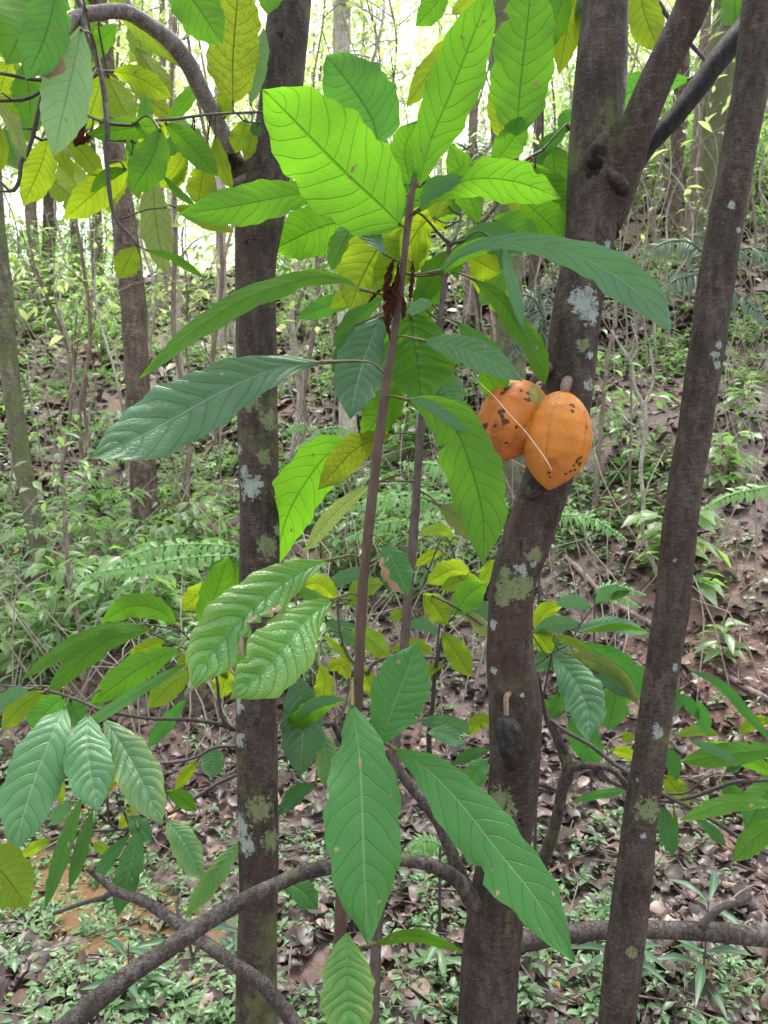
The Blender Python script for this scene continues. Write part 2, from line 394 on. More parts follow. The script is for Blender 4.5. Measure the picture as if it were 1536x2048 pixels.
# ------------------------------------------------------------------ ground
def ground_mat():
    m, t = new_mat('forest_soil'); N = NT(t)
    pos = N.n('ShaderNodeNewGeometry').outputs['Position']
    a = N.noise(pos, 2.2, 5, .6); b = N.noise(pos, 14, 6, .7, .4); c = N.noise(pos, 70, 5, .7)
    v = N.math('ADD', N.math('MULTIPLY', a, .3), N.math('ADD', N.math('MULTIPLY', b, .4), N.math('MULTIPLY', c, .3)))
    col = N.ramp(v, [(.34, (.04, .025, .021)), (.45, (.11, .064, .050)), (.55, (.21, .125, .10)), (.68, (.33, .22, .18))])
    vo = N.n('ShaderNodeTexVoronoi'); t.links.new(N.mapping(pos, (1, 1.6, 1), (0, 0, .5)), vo.inputs['Vector']); vo.inputs['Scale'].default_value = 22
    col = N.mix(N.rng(a, .42, .6, .0, .55), col, N.ramp(N.math('FRACT', N.math('MULTIPLY', vo.outputs['Distance'], 7.)), [(0, (.05, .032, .028)), (.5, (.13, .085, .07)), (1, (.24, .165, .135))]))
    hsn = N.n('ShaderNodeHueSaturation', i_Saturation=.75); t.links.new(col, hsn.inputs['Color'])
    red = N.mix(N.rng(N.noise(pos, .9, 3), .5, .62, 0, .6), hsn.outputs[0], (.22, .11, .075))
    hh = N.math('ADD', b, N.math('MULTIPLY', vo.outputs['Distance'], .4))
    bp = N.n('ShaderNodeBump'); bp.inputs['Strength'].default_value = 1; bp.inputs['Distance'].default_value = .03; t.links.new(hh, bp.inputs['Height'])
    pr = principled(N, Base_Color=red, Roughness=N.rng(b, .35, .7, .45, .9)); t.links.new(bp.outputs[0], pr.inputs['Normal'])
    o = N.n('ShaderNodeOutputMaterial'); t.links.new(pr.outputs[0], o.inputs[0]); return m
def build_ground():
    xs = np.sinh(np.linspace(-5.2, 5.2, 300)) ; xs = xs / xs[-1] * 160
    ya = np.linspace(0, 1, 340); ys = -4 + 10 * ya + 240 * ya ** 4.2
    X, Y = np.meshgrid(xs, ys); Z = height(X, Y)
    V = np.stack([X, Y, Z], -1).reshape(-1, 3); nx = len(xs)
    i = np.arange(len(ys) - 1)[:, None]; j = np.arange(nx - 1)[None]
    Q = np.stack([i * nx + j, i * nx + j + 1, (i + 1) * nx + j + 1, (i + 1) * nx + j], -1).reshape(-1, 4)
    o = link('ground', mesh_np('ground', V, Q), ground_mat()); tag(o, 'reddish brown forest floor rising to a bank', 'ground', kind='structure')
    # muddy water in the hollow
    m, t = new_mat('muddy_water'); N = NT(t); pos = N.n('ShaderNodeNewGeometry').outputs['Position']
    pr = principled(N, Base_Color=N.mix(N.noise(pos, 12, 4), (.12, .065, .035), (.22, .125, .07)), Roughness=.05)
    bp = N.n('ShaderNodeBump'); bp.inputs['Strength'].default_value = .25; bp.inputs['Distance'].default_value = .01; t.links.new(N.noise(pos, 30, 3), bp.inputs['Height']); t.links.new(bp.outputs[0], pr.inputs['Normal'])
    oo = N.n('ShaderNodeOutputMaterial'); t.links.new(pr.outputs[0], oo.inputs[0])
    g = Geo(); n = 48; a = np.linspace(0, 2 * math.pi, n, endpoint=False)
    cx, cy = -1.0, 2.42
    rr = 1 + .1 * np.sin(3 * a) + .06 * np.sin(7 * a)
    V = np.stack([cx + 1.15 * rr * np.cos(a), cy + .55 * rr * np.sin(a), np.full(n, -.046)], 1); V = np.vstack([V, [cx, cy, -.046]])
    T = np.stack([np.arange(n), (np.arange(n) + 1) % n, np.full(n, n)], 1); g.add(V, None, T)
    p = g.build('puddle', m); tag(p, 'shallow orange brown puddle on the forest floor', 'water', kind='structure')
build_ground()

# ------------------------------------------------------------------ leaf builders
PROF = {'std': ([0, .04, .1, .2, .35, .5, .65, .78, .87, .93, .97, 1], [.03, .16, .36, .65, .91, 1, .96, .77, .50, .26, .10, 0]),
        'ob':  ([0, .04, .1, .2, .35, .5, .65, .78, .87, .93, .97, 1], [.03, .10, .22, .45, .74, .94, 1, .88, .60, .30, .09, 0]),
        'wide': ([0, .04, .1, .2, .35, .5, .65, .78, .87, .93, .97, 1], [.03, .34, .62, .86, .99, 1, .93, .76, .54, .33, .14, 0]),
        'late': ([0, .1, .25, .4, .55, .7, .8, .88, .94, .98, 1], [.1, .22, .36, .52, .74, 1, .97, .78, .45, .18, 0]),
        'lance': ([0, .04, .1, .2, .35, .5, .65, .78, .87, .93, .97, 1], [.03, .18, .42, .74, 1, .97, .80, .56, .34, .19, .08, 0])}
def leaf_geo(g, P, wid, top=True, roll=0., twist=0., fold=.12, wave=.04, quilt=.012, prof='std', seed=0, nl=44, nw=12, tint=.5, dry=0., notch=(), dryspots=(), crumple=0., veer=None):
    r = np.random.default_rng(seed)
    C, L = catmull(P, nl)
    t = np.linspace(0, 1, nl); T = norm(np.gradient(C, axis=0))
    view = norm(C - CAM) if veer is None else np.tile(norm(np.asarray(veer, float)), (nl, 1))
    S = norm(np.cross(T, view)); Nn = norm(np.cross(S, T))       # Nn towards/away camera
    Nn = np.where((np.sum(Nn * view, 1) > 0)[:, None], -Nn, Nn)
    ang = R(roll) + R(twist) * (t - .3)
    S2 = S * np.cos(ang)[:, None] + Nn * np.sin(ang)[:, None]; N2 = -S * np.sin(ang)[:, None] + Nn * np.cos(ang)[:, None]
    W = np.interp(t, *PROF[prof]) * wid * .5
    u = np.linspace(-1, 1, nw + 1)
    sgn = 1 if top else -1
    ph = r.uniform(0, 6.3, 6); asym = r.uniform(-.05, .05)
    uu, tt = np.meshgrid(u, t)
    Wm = W[:, None] * (1 + asym * np.sign(uu)) * (1 + .05 * np.abs(uu) * (np.sin(tt * 23 + ph[4] + 3 * (uu > 0)) + .7 * np.sin(tt * 51 + ph[5] + 2 * (uu > 0))))
    for (side, t0, t1, dep) in notch:
        k = np.clip(1 - np.abs(tt - (t0 + t1) / 2) / ((t1 - t0) / 2), 0, 1) ** .5
        k = k * (1 + .25 * np.sin(tt * 90))
        Wm = np.where(np.sign(uu) == side, Wm * (1 - dep * k), Wm)
    s = tt * 11 - np.abs(uu) ** 1.35 * 1.7 + .16 * np.sin(tt * 23 + tint * 40) + .5
    q = np.abs(np.sin(math.pi * s)) * quilt * np.clip(np.abs(uu) * 6, 0, 1) * (1 - np.abs(uu) ** 6) * np.clip(W[:, None] / (wid * .5), 0, 1)
    z = sgn * (fold * np.abs(uu) * W[:, None] + q * wid * 4) - sgn * .35 * fold * uu ** 2 * W[:, None]
    z += wave * wid * np.abs(uu) ** 2 * (np.sin(tt * 9 + ph[0] + 1.5 * (uu > 0)) + .6 * np.sin(tt * 17 + ph[1] + 2 * (uu > 0)))
    if crumple:
        z += crumple * wid * (np.sin(tt * 19 + uu * 5 + ph[2]) + np.sin(tt * 31 - uu * 9 + ph[3])) * .5
        Wm = Wm * (1 - .35 * np.abs(np.sin(tt * 14 + ph[2])))
    V = C[:, None] + S2[:, None] * (uu * Wm)[..., None] + N2[:, None] * z[..., None]
    if crumple: V = V + (r.random(V.shape) - .5) * crumple * wid * .35
    V = V.reshape(-1, 3)
    D = np.full(uu.shape, float(dry))
    for (us, ts, rad) in dryspots:
        D = np.maximum(D, np.clip(1 - np.sqrt(((uu - us) * .5) ** 2 + ((tt - ts) * 1.6) ** 2) / rad * .6, 0, 1))
    A = np.stack([(uu.ravel() + 1) / 2, tt.ravel(), np.full(uu.size, tint), D.ravel()], 1)
    m = nw + 1; i = np.arange(nl - 1)[:, None]; j = np.arange(nw)[None]
    Q = np.stack([i * m + j, i * m + j + 1, (i + 1) * m + j + 1, (i + 1) * m + j], -1).reshape(-1, 4)
    # orient: normal of first quad vs N2
    k = (nl // 2) * nw + nw // 4
    q0 = V[Q[k]]; nn = np.cross(q0[1] - q0[0], q0[3] - q0[0])
    c0 = V.mean(0) - CAM
    if (nn.dot(c0) < 0) != top: Q = Q[:, ::-1]
    g.add(V, Q, None, A)
    return C

class Plant:
    def __init__(s, name, origin, label, cat, group=None):
        s.root = thing(name, origin, label, cat, group); s.pts = []; s.nleaf = 0
    def stem(s, pts, mat, name='branch', sides=16, step=.015, bump=.03, label=None, parent=None, target=True):
        g = Geo(); P = tube_geo(g, pxpath(pts), sides, step, bump, seed=len(s.pts))
        if target: s.pts.append(P)
        o = g.build(name, mat, parent or s.root)
        if label: o['label'] = label
        return o
    def stem_multi(s, lists, mat, name='trunk', sides=24, step=.012, bump=.03, label=None, extra=None):
        g = Geo()
        for pts in lists: s.pts.append(tube_geo(g, pxpath(pts), sides, step, bump, seed=len(s.pts)))
        if extra: extra(g)
        o = g.build(name, mat, s.root)
        if label: o['label'] = label
        return o
    def leaf(s, pts, wid, kind, d0, d1=None, petiole=True, maxpet=.16, label=None, **kw):
        d1 = d0 if d1 is None else d1; n = len(pts); s.nleaf += 1
        P = [at(x, y, d0 + (d1 - d0) * i / (n - 1)) for i, (x, y) in enumerate(pts)]
        dm = (d0 + d1) / 2; wm = wid / F * dm
        if kind in 'YGDOM': kw.setdefault('top', False)
        sd_ = int(abs(pts[0][0] * 31 + pts[0][1] * 17)) % 9973
        kw.setdefault('seed', sd_); kw.setdefault('tint', .35 + (sd_ % 100) / 100 * .4)
        kw.setdefault('roll', ((sd_ // 7) % 50) - 25)
        kw.setdefault('nl', 30 if max(wid, 1) < 40 else 46); kw.setdefault('nw', 8 if wid < 40 else 14)
        rr = random.Random(sd_)
        if kind != 'B':
            ds = list(kw.get('dryspots', ()))
            if rr.random() < .30: ds.append((rr.uniform(-.3, .3), 1.02, rr.uniform(.05, .12)))
            for _ in range(rr.choice((0, 0, 1, 2))): ds.append((rr.choice((-1, 1)) * rr.uniform(.3, 1.05), rr.uniform(.15, .95), rr.uniform(.012, .05)))
            kw['dryspots'] = ds
            if rr.random() < .35 and not kw.get('notch'):
                t0 = rr.uniform(.2, .8); kw['notch'] = [(rr.choice((-1, 1)), t0, t0 + rr.uniform(.03, .08), rr.uniform(.12, .4))]
            if 'twist' not in kw: kw['twist'] = rr.uniform(-30, 30)
        if kind in 'YGDOMW': kw.setdefault('quilt', .0025)
        if kind in 'PET': kw['quilt'] = min(kw.get('quilt', .007), .014) * .8
        if kind == 'Q': kw.setdefault('quilt', .015)
        if kind == 'B': kw.setdefault('crumple', .22)
        g = Geo(); C = leaf_geo(g, P, wm / max(.6, math.cos(R(kw['roll']))), **kw)
        o = g.build('leaf', LM[kind], s.root)
        if label: o['label'] = label
        if petiole and s.pts:
            allp = np.vstack(s.pts); d = np.linalg.norm(allp - P[0], axis=1); k = int(np.argmin(d))
            if .004 < d[k] < maxpet:
                T0 = norm(C[1] - C[0]); a = allp[k]; b = P[0] + T0 * .006
                mid_ = (a + b) / 2 - T0 * d[k] * .22 + np.array([0, 0, .08 * d[k]])
                gp = Geo(); r_ = min(.0023, .0011 + d[k] * .012)
                tube_geo(gp, [tuple(a) + (r_ * 1.9,), tuple(a * .82 + mid_ * .18) + (r_ * 1.05,), tuple(mid_) + (r_ * .8,), tuple(b) + (r_ * 1.7,)], 7, .006, .02, cap=True)
                gp.build('petiole', M_petiole, o)
        return o
M_petiole = simple_mat('petiole_skin', (.05, .045, .02), (.12, .12, .04), 60, .6, .0005)

# ------------------------------------------------------------------ leaf clouds for small vegetation
TPL = np.array([[0, 0, 0], [-.62, .28, .03], [0, .28, 0], [.62, .28, .03], [-.9, .6, .02], [0, .6, -.02], [.9, .6, .02], [0, 1., -.10]])
TPL[:, 0] *= .5
TPF = []
for _y, _w in ((.12, .34), (.3, .78), (.5, 1.), (.7, .86), (.87, .45)):
    TPF += [[-_w * .5, _y, .03 * _w], [0, _y, 0], [_w * .5, _y, .03 * _w]]
TPF = np.array([[0, 0, 0]] + TPF + [[0, 1., -.06]])
TPL[:, 0] *= 1.
TQ = np.array([[1, 2, 5, 4], [2, 3, 6, 5]]); TT = np.array([[0, 2, 1], [0, 3, 2], [4, 5, 7], [5, 6, 7]])
FQ = np.array([[1 + 3 * i + j, 2 + 3 * i + j, 5 + 3 * i + j, 4 + 3 * i + j] for i in range(4) for j in (0, 1)]); FT = np.array([[0, 2, 1], [0, 3, 2], [13, 14, 16 - 1], [14, 15, 15]])[:2]
FT = np.vstack([FT, [[13, 14, 16], [14, 15, 16]]])
def cloud_geo(g, pos, direc, nrm, ln, wd, tint, dry=None, curl=0., fine=False):
    TPL, TQ, TT, nv_ = (TPF, FQ, FT, 17) if fine else (globals()['TPL'], globals()['TQ'], globals()['TT'], 8)
    pos = np.asarray(pos, float); n = len(pos); d = norm(np.asarray(direc, float)); s = norm(np.cross(d, nrm)); nn = norm(np.cross(s, d))
    ln = np.broadcast_to(ln, n)[:, None, None]; wd = np.broadcast_to(wd, n)[:, None, None]
    X, Y, Z = TPL[None, :, 0:1], TPL[None, :, 1:2], TPL[None, :, 2:3]
    cz = np.broadcast_to(curl, n)[:, None, None]
    V = pos[:, None] + s[:, None] * X * wd + d[:, None] * Y * ln + nn[:, None] * (Z * ln + cz * (Y ** 2) * ln + abs(cz) * np.abs(X) * wd)
    if fine: # ragged, cupped blades
        rr_ = rng.normal(0, .045, (n, 17, 1)); V = V + s[:, None] * (rr_ * np.sign(X)) * wd + nn[:, None] * rng.normal(0, .03, (n, 17, 1)) * ln + nn[:, None] * (np.sin(Y * 7 + rng.uniform(0, 6, (n, 1, 1))) * .06 * ln) + s[:, None] * (np.sin(Y * 3.1) * rng.normal(0, .10, (n, 1, 1))) * ln
    A = np.zeros((n, nv_, 4)); A[..., 0] = np.clip(TPL[None, :, 0] * 1.05 + .5, 0, 1); A[..., 1] = TPL[None, :, 1]; A[..., 2] = np.broadcast_to(tint, n)[:, None]
    A[..., 3] = 0 if dry is None else np.broadcast_to(dry, n)[:, None]
    off = (np.arange(n) * nv_)[:, None, None]
    g.add(V.reshape(-1, 3), (TQ[None] + off).reshape(-1, 4), (TT[None] + off).reshape(-1, 3), A.reshape(-1, 4))
def runit(n, r=rng):
    v = r.normal(size=(n, 3)); return norm(v)
#MAIN
# ================================================================== the near trees
def sp(*l): return [(x, y, r) for (x, y, d, r) in l]
BK = {}
def bark_spec(key, *a, **k): BK[key] = (a, k); return None
def finish(key, objs):
    bv = bvh_of(objs); a, k = BK[key]; k = dict(k)
    for q in ('lichen', 'green', 'red', 'holes'):
        if q in k: k[q] = marks(bv, k[q])
    m = bark_mat(*a, **k)
    for o in objs: setmat(o, m)
MA = bark_spec('A', 'bark_left', (.042, .032, .026), (.092, .074, .062), 1.0,
    lichen=sp((500, 975, 1.70, 24), (487, 945, 1.71, 12), (515, 965, 1.70, 13), (478, 1655, 1.72, 30), (490, 1690, 1.71, 20), (476, 1410, 1.73, 16), (478, 1480, 1.73, 14), (570, 640, 1.73, 9), (555, 1060, 1.72, 12), (478, 900, 1.72, 10)),
    green=sp((535, 1095, 1.71, 22), (540, 840, 1.71, 18), (500, 800, 1.71, 20), (530, 915, 1.71, 16), (535, 1310, 1.71, 18), (520, 1620, 1.71, 26), (545, 1680, 1.71, 20)),
    red=sp((485, 520, 1.70, 26), (480, 470, 1.70, 20), (520, 1745, 1.70, 14)), holes=sp((493, 485, 1.70, 4), (562, 70, 1.70, 6), (462, 322, 1.68, 15), (470, 300, 1.68, 9)), moss=.12)
MBr = bark_mat('bark_pale_branch', (.13, .11, .105), (.27, .245, .24), 1.3, bumpd=.002)
MB = bark_spec('B', 'bark_pod_tree', (.041, .031, .025), (.090, .071, .060), 1.0,
    lichen=sp((1168, 600, 1.45, 27), (1182, 630, 1.45, 20), (1150, 598, 1.46, 14), (1200, 505, 1.45, 17), (1215, 490, 1.46, 10), (1040, 1135, 1.45, 11), (1050, 1150, 1.45, 8), (1066, 1130, 1.46, 7), (1178, 710, 1.46, 9), (1180, 770, 1.46, 14), (1045, 1390, 1.45, 4), (985, 1250, 1.46, 9), (985, 1340, 1.46, 8)),
    green=sp((1020, 1175, 1.45, 26), (1050, 1170, 1.45, 24), (1005, 1190, 1.45, 20), (1070, 1110, 1.46, 16), (1000, 1600, 1.45, 26), (1015, 1630, 1.45, 14), (1165, 690, 1.45, 13), (1010, 1145, 1.46, 12)),
    red=sp((1020, 1250, 1.45, 45), (1010, 1330, 1.45, 40), (1060, 1210, 1.45, 30), (1040, 1040, 1.45, 30)), moss=.1,
    holes=sp((1190, 330, 1.43, 15), (1195, 300, 1.43, 12), (1178, 350, 1.43, 7), (1040, 1640, 1.45, 4), (1045, 1650, 1.45, 3)))
MBd = bark_mat('bark_dark_branch', (.012, .010, .010), (.032, .027, .026), 1.2, bumpd=.003)
MC = bark_spec('C', 'bark_right', (.044, .034, .028), (.098, .080, .067), 1.15,
    lichen=sp((1316, 1466, 1.41, 11), (1312, 1456, 1.41, 8), (1286, 1672, 1.41, 6), (1352, 1335, 1.42, 8), (1432, 710, 1.41, 9), (1436, 730, 1.41, 8), (1438, 690, 1.41, 7), (1462, 410, 1.41, 9), (1478, 458, 1.42, 7), (1350, 1120, 1.41, 4), (1275, 1560, 1.41, 4)),
    green=sp((1300, 1620, 1.41, 22), (1265, 1905, 1.41, 10)), bumpd=.006, moss=.08)
MStem = simple_mat('sapling_bark', (.055, .033, .022), (.11, .075, .055), 70, .6, .0012, .3, (1, 1, .3))
MStem2 = simple_mat('sapling_bark_grey', (.055, .04, .034), (.13, .105, .095), 90, .65, .0012, .3, (1, 1, .4))
MTwig = simple_mat('twig_bark', (.035, .028, .028), (.10, .085, .08), 120, .65, .001)
MTwig2 = bark_mat('bough_bark', (.036, .029, .026), (.13, .115, .105), 2., bumpd=.002, moss=.12)

A = Plant('cacao_tree', at(513, 2215, 1.75), 'straight grey brown cacao trunk forking near the top, left of the orange pods', 'tree')
def knobA(g):
    tube_geo(g, pxpath([(487, 372, 42, 1.74), (470, 338, 52, 1.71), (459, 318, 42, 1.70), (452, 303, 30, 1.70)]), 20, .006, .07, 3)
_ta = A.stem_multi([[(590, -160, 84, 1.75), (580, 0, 84, 1.75), (568, 120, 84, 1.75), (560, 220, 84, 1.75), (545, 300, 88, 1.75), (526, 380, 98, 1.75), (520, 440, 97, 1.75), (512, 510, 84, 1.75), (511, 580, 81, 1.75), (512, 650, 80, 1.75), (516, 850, 79, 1.75), (518, 1000, 78, 1.75), (519, 1120, 80, 1.75), (513, 1400, 81, 1.75), (516, 1600, 80, 1.75), (517, 1800, 78, 1.75), (513, 1950, 82, 1.75), (512, 2080, 90, 1.75), (510, 2230, 120, 1.76)]], None, 'trunk', 32, .010, .022, extra=knobA); finish('A', [_ta])
A.stem([(482, 370, 44, 1.72), (468, 325, 38, 1.71), (455, 285, 34, 1.68), (432, 240, 33, 1.65), (402, 180, 33, 1.62), (375, 125, 34, 1.59), (345, 88, 33, 1.56), (310, 58, 31, 1.54), (262, 28, 30, 1.50), (225, 22, 28, 1.48), (190, 27, 28, 1.46), (160, 32, 26, 1.45), (143, 45, 25, 1.44), (132, 70, 20, 1.43)], MBr, sides=22, step=.008, bump=.045)
A.stem([(258, 30, 14, 1.50), (258, 10, 10, 1.5), (250, -40, 9, 1.5)], MBr, 'twig', 10)
A.stem([(175, 30, 22, 1.45), (160, 8, 14, 1.45), (140, -50, 13, 1.45)], MTwig, 'twig', 12)
A.stem([(165, 30, 20, 1.45), (172, 62, 14, 1.44), (190, 105, 12, 1.43), (202, 150, 11, 1.42), (210, 200, 11, 1.42), (214, 250, 11, 1.41), (214, 300, 9, 1.41), (216, 350, 9, 1.41), (222, 405, 8, 1.41), (236, 445, 8, 1.41), (258, 468, 7, 1.41), (276, 492, 6, 1.41)], MTwig, 'twig', 12, .008, .09)
A.stem([(213, 247, 8, 1.41), (235, 249, 7, 1.42), (262, 250, 7, 1.44), (300, 242, 6, 1.47), (350, 238, 6, 1.5), (400, 231, 5.5, 1.54), (450, 227, 5, 1.6), (530, 224, 5, 1.68)], MTwig, 'twig', 10, .01, .07)
A.stem([(212, 245, 7, 1.41), (190, 238, 6, 1.45), (160, 222, 5, 1.5)], MTwig, 'twig', 8)
A.stem([(205, 145, 8, 1.42), (195, 148, 7, 1.44), (182, 158, 6, 1.46)], MTwig, 'twig', 8)
A.stem([(-30, 142, 7, 1.35), (20, 150, 7, 1.35), (60, 158, 7, 1.36), (98, 163, 10, 1.37), (92, 180, 11, 1.37), (80, 210, 9, 1.37), (72, 245, 9, 1.37), (65, 275, 8, 1.38), (55, 305, 8, 1.38), (42, 325, 9, 1.38), (40, 350, 8, 1.38), (35, 370, 8, 1.38), (22, 383, 7, 1.38), (0, 362, 5, 1.38), (-20, 345, 4, 1.38)], MTwig, 'twig', 12, .008, .1)
A.stem([(-30, 202, 7, 1.36), (20, 201, 7, 1.36), (50, 199, 7, 1.36), (75, 188, 6, 1.37), (90, 172, 6, 1.37)], MTwig, 'twig', 10)
A.stem([(20, 383, 5, 1.38), (0, 383, 4, 1.38), (-30, 384, 4, 1.38)], MTwig, 'twig', 8)
A.stem([(68, 272, 6, 1.38), (80, 280, 6, 1.39), (100, 276, 5, 1.42)], MTwig, 'twig', 8)
A.stem([(64, 258, 5, 1.38), (50, 257, 4, 1.39), (32, 252, 4, 1.4)], MTwig, 'twig', 8)
A.stem([(236, 440, 4, 1.41), (260, 432, 3.5, 1.42), (290, 420, 3, 1.43), (330, 415, 3, 1.44)], MTwig, 'twig', 8)
A.stem([(216, 280, 3.5, 1.41), (240, 282, 4, 1.44), (262, 280, 5, 1.48)], MTwig, 'twig', 8)
A.stem([(475, 228, 4, 1.6), (485, 240, 4, 1.6), (500, 245, 3, 1.6), (520, 246, 3, 1.6)], MTwig, 'twig', 8)
for a in [
 ([(65, -70), (20, -20), (-30, 30)], 60, 'Y', 1.5, 1.5),
 ([(84, -40), (62, 20), (40, 70), (12, 130)], 100, 'G', 1.40, 1.34),
 ([(118, -40), (100, 40), (80, 100), (50, 160)], 88, 'D', 1.28, 1.26, dict(tint=1., roll=5)),
 ([(163, 55), (150, 120), (132, 200), (106, 314)], 92, 'W', 1.33, 1.30, dict(tint=.8, roll=0, top=False, dryspots=[(-.85, .36, .22)], notch=[(-1, .30, .42, .3)])),
 ([(150, -30), (170, 30), (182, 85)], 34, 'G', 1.55, 1.55),
 ([(45, 128), (58, 180), (62, 255)], 62, 'G', 1.5, 1.5), ([(22, 118), (10, 150), (-4, 200)], 44, 'Y', 1.5, 1.5),
 ([(-10, 203), (25, 250), (52, 320)], 30, 'O', 1.30, 1.28), ([(-20, 205), (15, 222), (38, 248)], 32, 'Y', 1.45, 1.45), ([(-12, 235), (6, 290), (2, 345)], 20, 'Y', 1.45, 1.45),
 ([(98, 268), (82, 330), (46, 412)], 62, 'Y', 1.44, 1.46), ([(112, 276), (125, 312), (146, 358)], 28, 'Y', 1.46, 1.46), ([(125, 270), (165, 305), (205, 360)], 42, 'Y', 1.50, 1.5),
 ([(204, 148), (190, 200), (168, 262)], 50, 'Y', 1.52, 1.52, dict(tint=.9)), ([(165, 225), (158, 260), (150, 294)], 34, 'B', 1.47, 1.47, dict(crumple=.12)),
 ([(184, 262), (172, 278), (155, 290)], 16, 'B', 1.47, 1.47),
 ([(214, 150), (238, 200), (264, 248)], 66, 'Y', 1.56, 1.54), ([(221, 142), (275, 155), (345, 198)], 46, 'Y', 1.5, 1.5, dict(dryspots=[(0, 1., .10)])),
 ([(325, 252), (265, 256), (176, 270)], 46, 'G', 1.46, 1.44), ([(322, 256), (302, 320), (260, 388)], 72, 'G', 1.40, 1.38, dict(roll=0)),
 ([(328, 245), (375, 285), (437, 352)], 52, 'G', 1.5, 1.52), ([(262, 322), (208, 370), (126, 440)], 62, 'Y', 1.5, 1.52), ([(256, 338), (215, 350), (180, 386)], 24, 'G', 1.44, 1.44),
 ([(305, 345), (312, 440), (330, 548)], 62, 'O', 1.52, 1.50, dict(tint=.9, roll=0)), ([(372, 300), (350, 340), (318, 375)], 44, 'Y', 1.58, 1.58), ([(375, 320), (355, 355), (338, 378)], 30, 'M', 1.6, 1.6, dict(dryspots=[(0.3, 1., .15)])),
 ([(325, 350), (360, 388), (392, 412)], 16, 'G', 1.5, 1.5), ([(410, 325), (402, 370), (396, 412)], 58, 'Y', 1.62, 1.62),
 ([(272, 493), (254, 525), (238, 558)], 50, 'Y', 1.41, 1.41), ([(290, 500), (345, 515), (410, 557)], 18, 'G', 1.42, 1.42),
 ([(345, 412), (405, 435), (470, 466)], 36, 'Y', 1.47, 1.5), ([(325, -70), (385, 0), (446, 90)], 92, 'G', 1.36, 1.34, dict(notch=[])),
 ([(200, -30), (280, 50), (360, 135)], 44, 'Y', 1.62, 1.60), ([(466, 205), (466, 110), (480, -60)], 104, 'M', 1.60, 1.58, dict(roll=0, prof='wide', tint=.8)),
 ([(500, 212), (515, 140), (528, 55)], 38, 'W', 1.66, 1.66, dict(tint=1.)), ([(450, 238), (452, 205), (456, 165)], 36, 'Y', 1.64, 1.64),
 ([(494, 238), (483, 272), (470, 305)], 44, 'Y', 1.63, 1.63), ([(505, 250), (500, 285), (490, 322)], 28, 'Y', 1.66, 1.66), ([(517, 244), (512, 258), (507, 272)], 24, 'D', 1.62, 1.62),
 ([(430, 270), (440, 325), (466, 380)], 34, 'Y', 1.60, 1.60, dict(tint=.4)), ([(240, 262), (270, 300), (265, 350)], 30, 'G', 1.6, 1.6),
 ([(150, 225), (130, 240), (95, 262)], 26, 'G', 1.55, 1.55), ([(560, -70), (540, -10), (535, 30)], 50, 'G', 1.6, 1.6)]:
    A.leaf(a[0], a[1], a[2], a[3], a[4], **(a[5] if len(a) > 5 else {}))

_r = random.Random(41)
for i in range(34):
    x = _r.uniform(-10, 470); y = _r.uniform(-20, 400) * (1 - .25 * x / 500); a = _r.uniform(-.9, .9); L = _r.uniform(80, 150); dd_ = _r.uniform(1.75, 2.3)
    A.leaf([(x, y), (x + math.sin(a) * L * .5, y + math.cos(a) * L * .45), (x + math.sin(a) * L * 1.05, y + math.cos(a) * L * .95)], _r.uniform(30, 58), _r.choice('YYGGM'), dd_, dd_ - .03)
B = Plant('cacao_tree', at(985, 2405, 1.5), 'leaning cacao trunk bearing two orange pods and a black one', 'tree')
def knobB(g):
    tube_geo(g, pxpath([(1190, 358, 30, 1.49), (1186, 335, 46, 1.465), (1190, 310, 44, 1.455), (1200, 285, 34, 1.46), (1207, 262, 20, 1.475), (1212, 245, 14, 1.48)]), 20, .005, .12, 5)
    tube_geo(g, pxpath([(1215, 345, 26, 1.46), (1235, 365, 30, 1.45), (1252, 385, 20, 1.465)]), 14, .005, .12, 6)
    tube_geo(g, pxpath([(1055, 975, 10, 1.47), (1062, 990, 18, 1.455), (1075, 985, 16, 1.455), (1088, 975, 10, 1.46)]), 12, .004, .15, 7)
_tb = B.stem_multi([
 [(1215, -160, 88, 1.52), (1211, 0, 87, 1.52), (1202, 100, 92, 1.51), (1192, 200, 92, 1.50), (1187, 300, 100, 1.50), (1188, 400, 106, 1.50), (1176, 500, 97, 1.50), (1160, 580, 97, 1.50), (1150, 650, 97, 1.50), (1140, 750, 99, 1.50), (1124, 850, 98, 1.50), (1100, 940, 96, 1.50), (1078, 1010, 96, 1.50), (1050, 1090, 95, 1.50), (1026, 1170, 90, 1.50), (1020, 1260, 92, 1.50), (1022, 1340, 98, 1.50), (1030, 1420, 106, 1.50), (1030, 1500, 104, 1.50), (1024, 1600, 98, 1.50), (1008, 1700, 100, 1.50), (994, 1800, 108, 1.50), (985, 1880, 112, 1.50), (974, 2048, 118, 1.50), (972, 2200, 130, 1.50), (975, 2420, 165, 1.51)],
 [(1205, 450, 70, 1.505), (1225, 395, 82, 1.50), (1245, 330, 80, 1.49), (1268, 270, 72, 1.47), (1298, 195, 68, 1.45), (1335, 110, 66, 1.43), (1372, 40, 68, 1.41), (1400, -30, 66, 1.39), (1450, -150, 60, 1.36)]],
 None, 'trunk', 32, .010, .025, extra=knobB); finish('B', [_tb])
B.stem([(1262, 350, 34, 1.53), (1285, 305, 38, 1.54), (1318, 268, 38, 1.55), (1355, 228, 38, 1.56), (1392, 180, 40, 1.57), (1430, 128, 42, 1.58), (1465, 85, 46, 1.59), (1505, 42, 50, 1.6), (1560, -20, 56, 1.61)], MBd, sides=22)
B.stem([(1225, 300, 34, 1.56), (1235, 200, 30, 1.56), (1240, 100, 30, 1.56), (1242, -60, 30, 1.56)], MBr, sides=18)
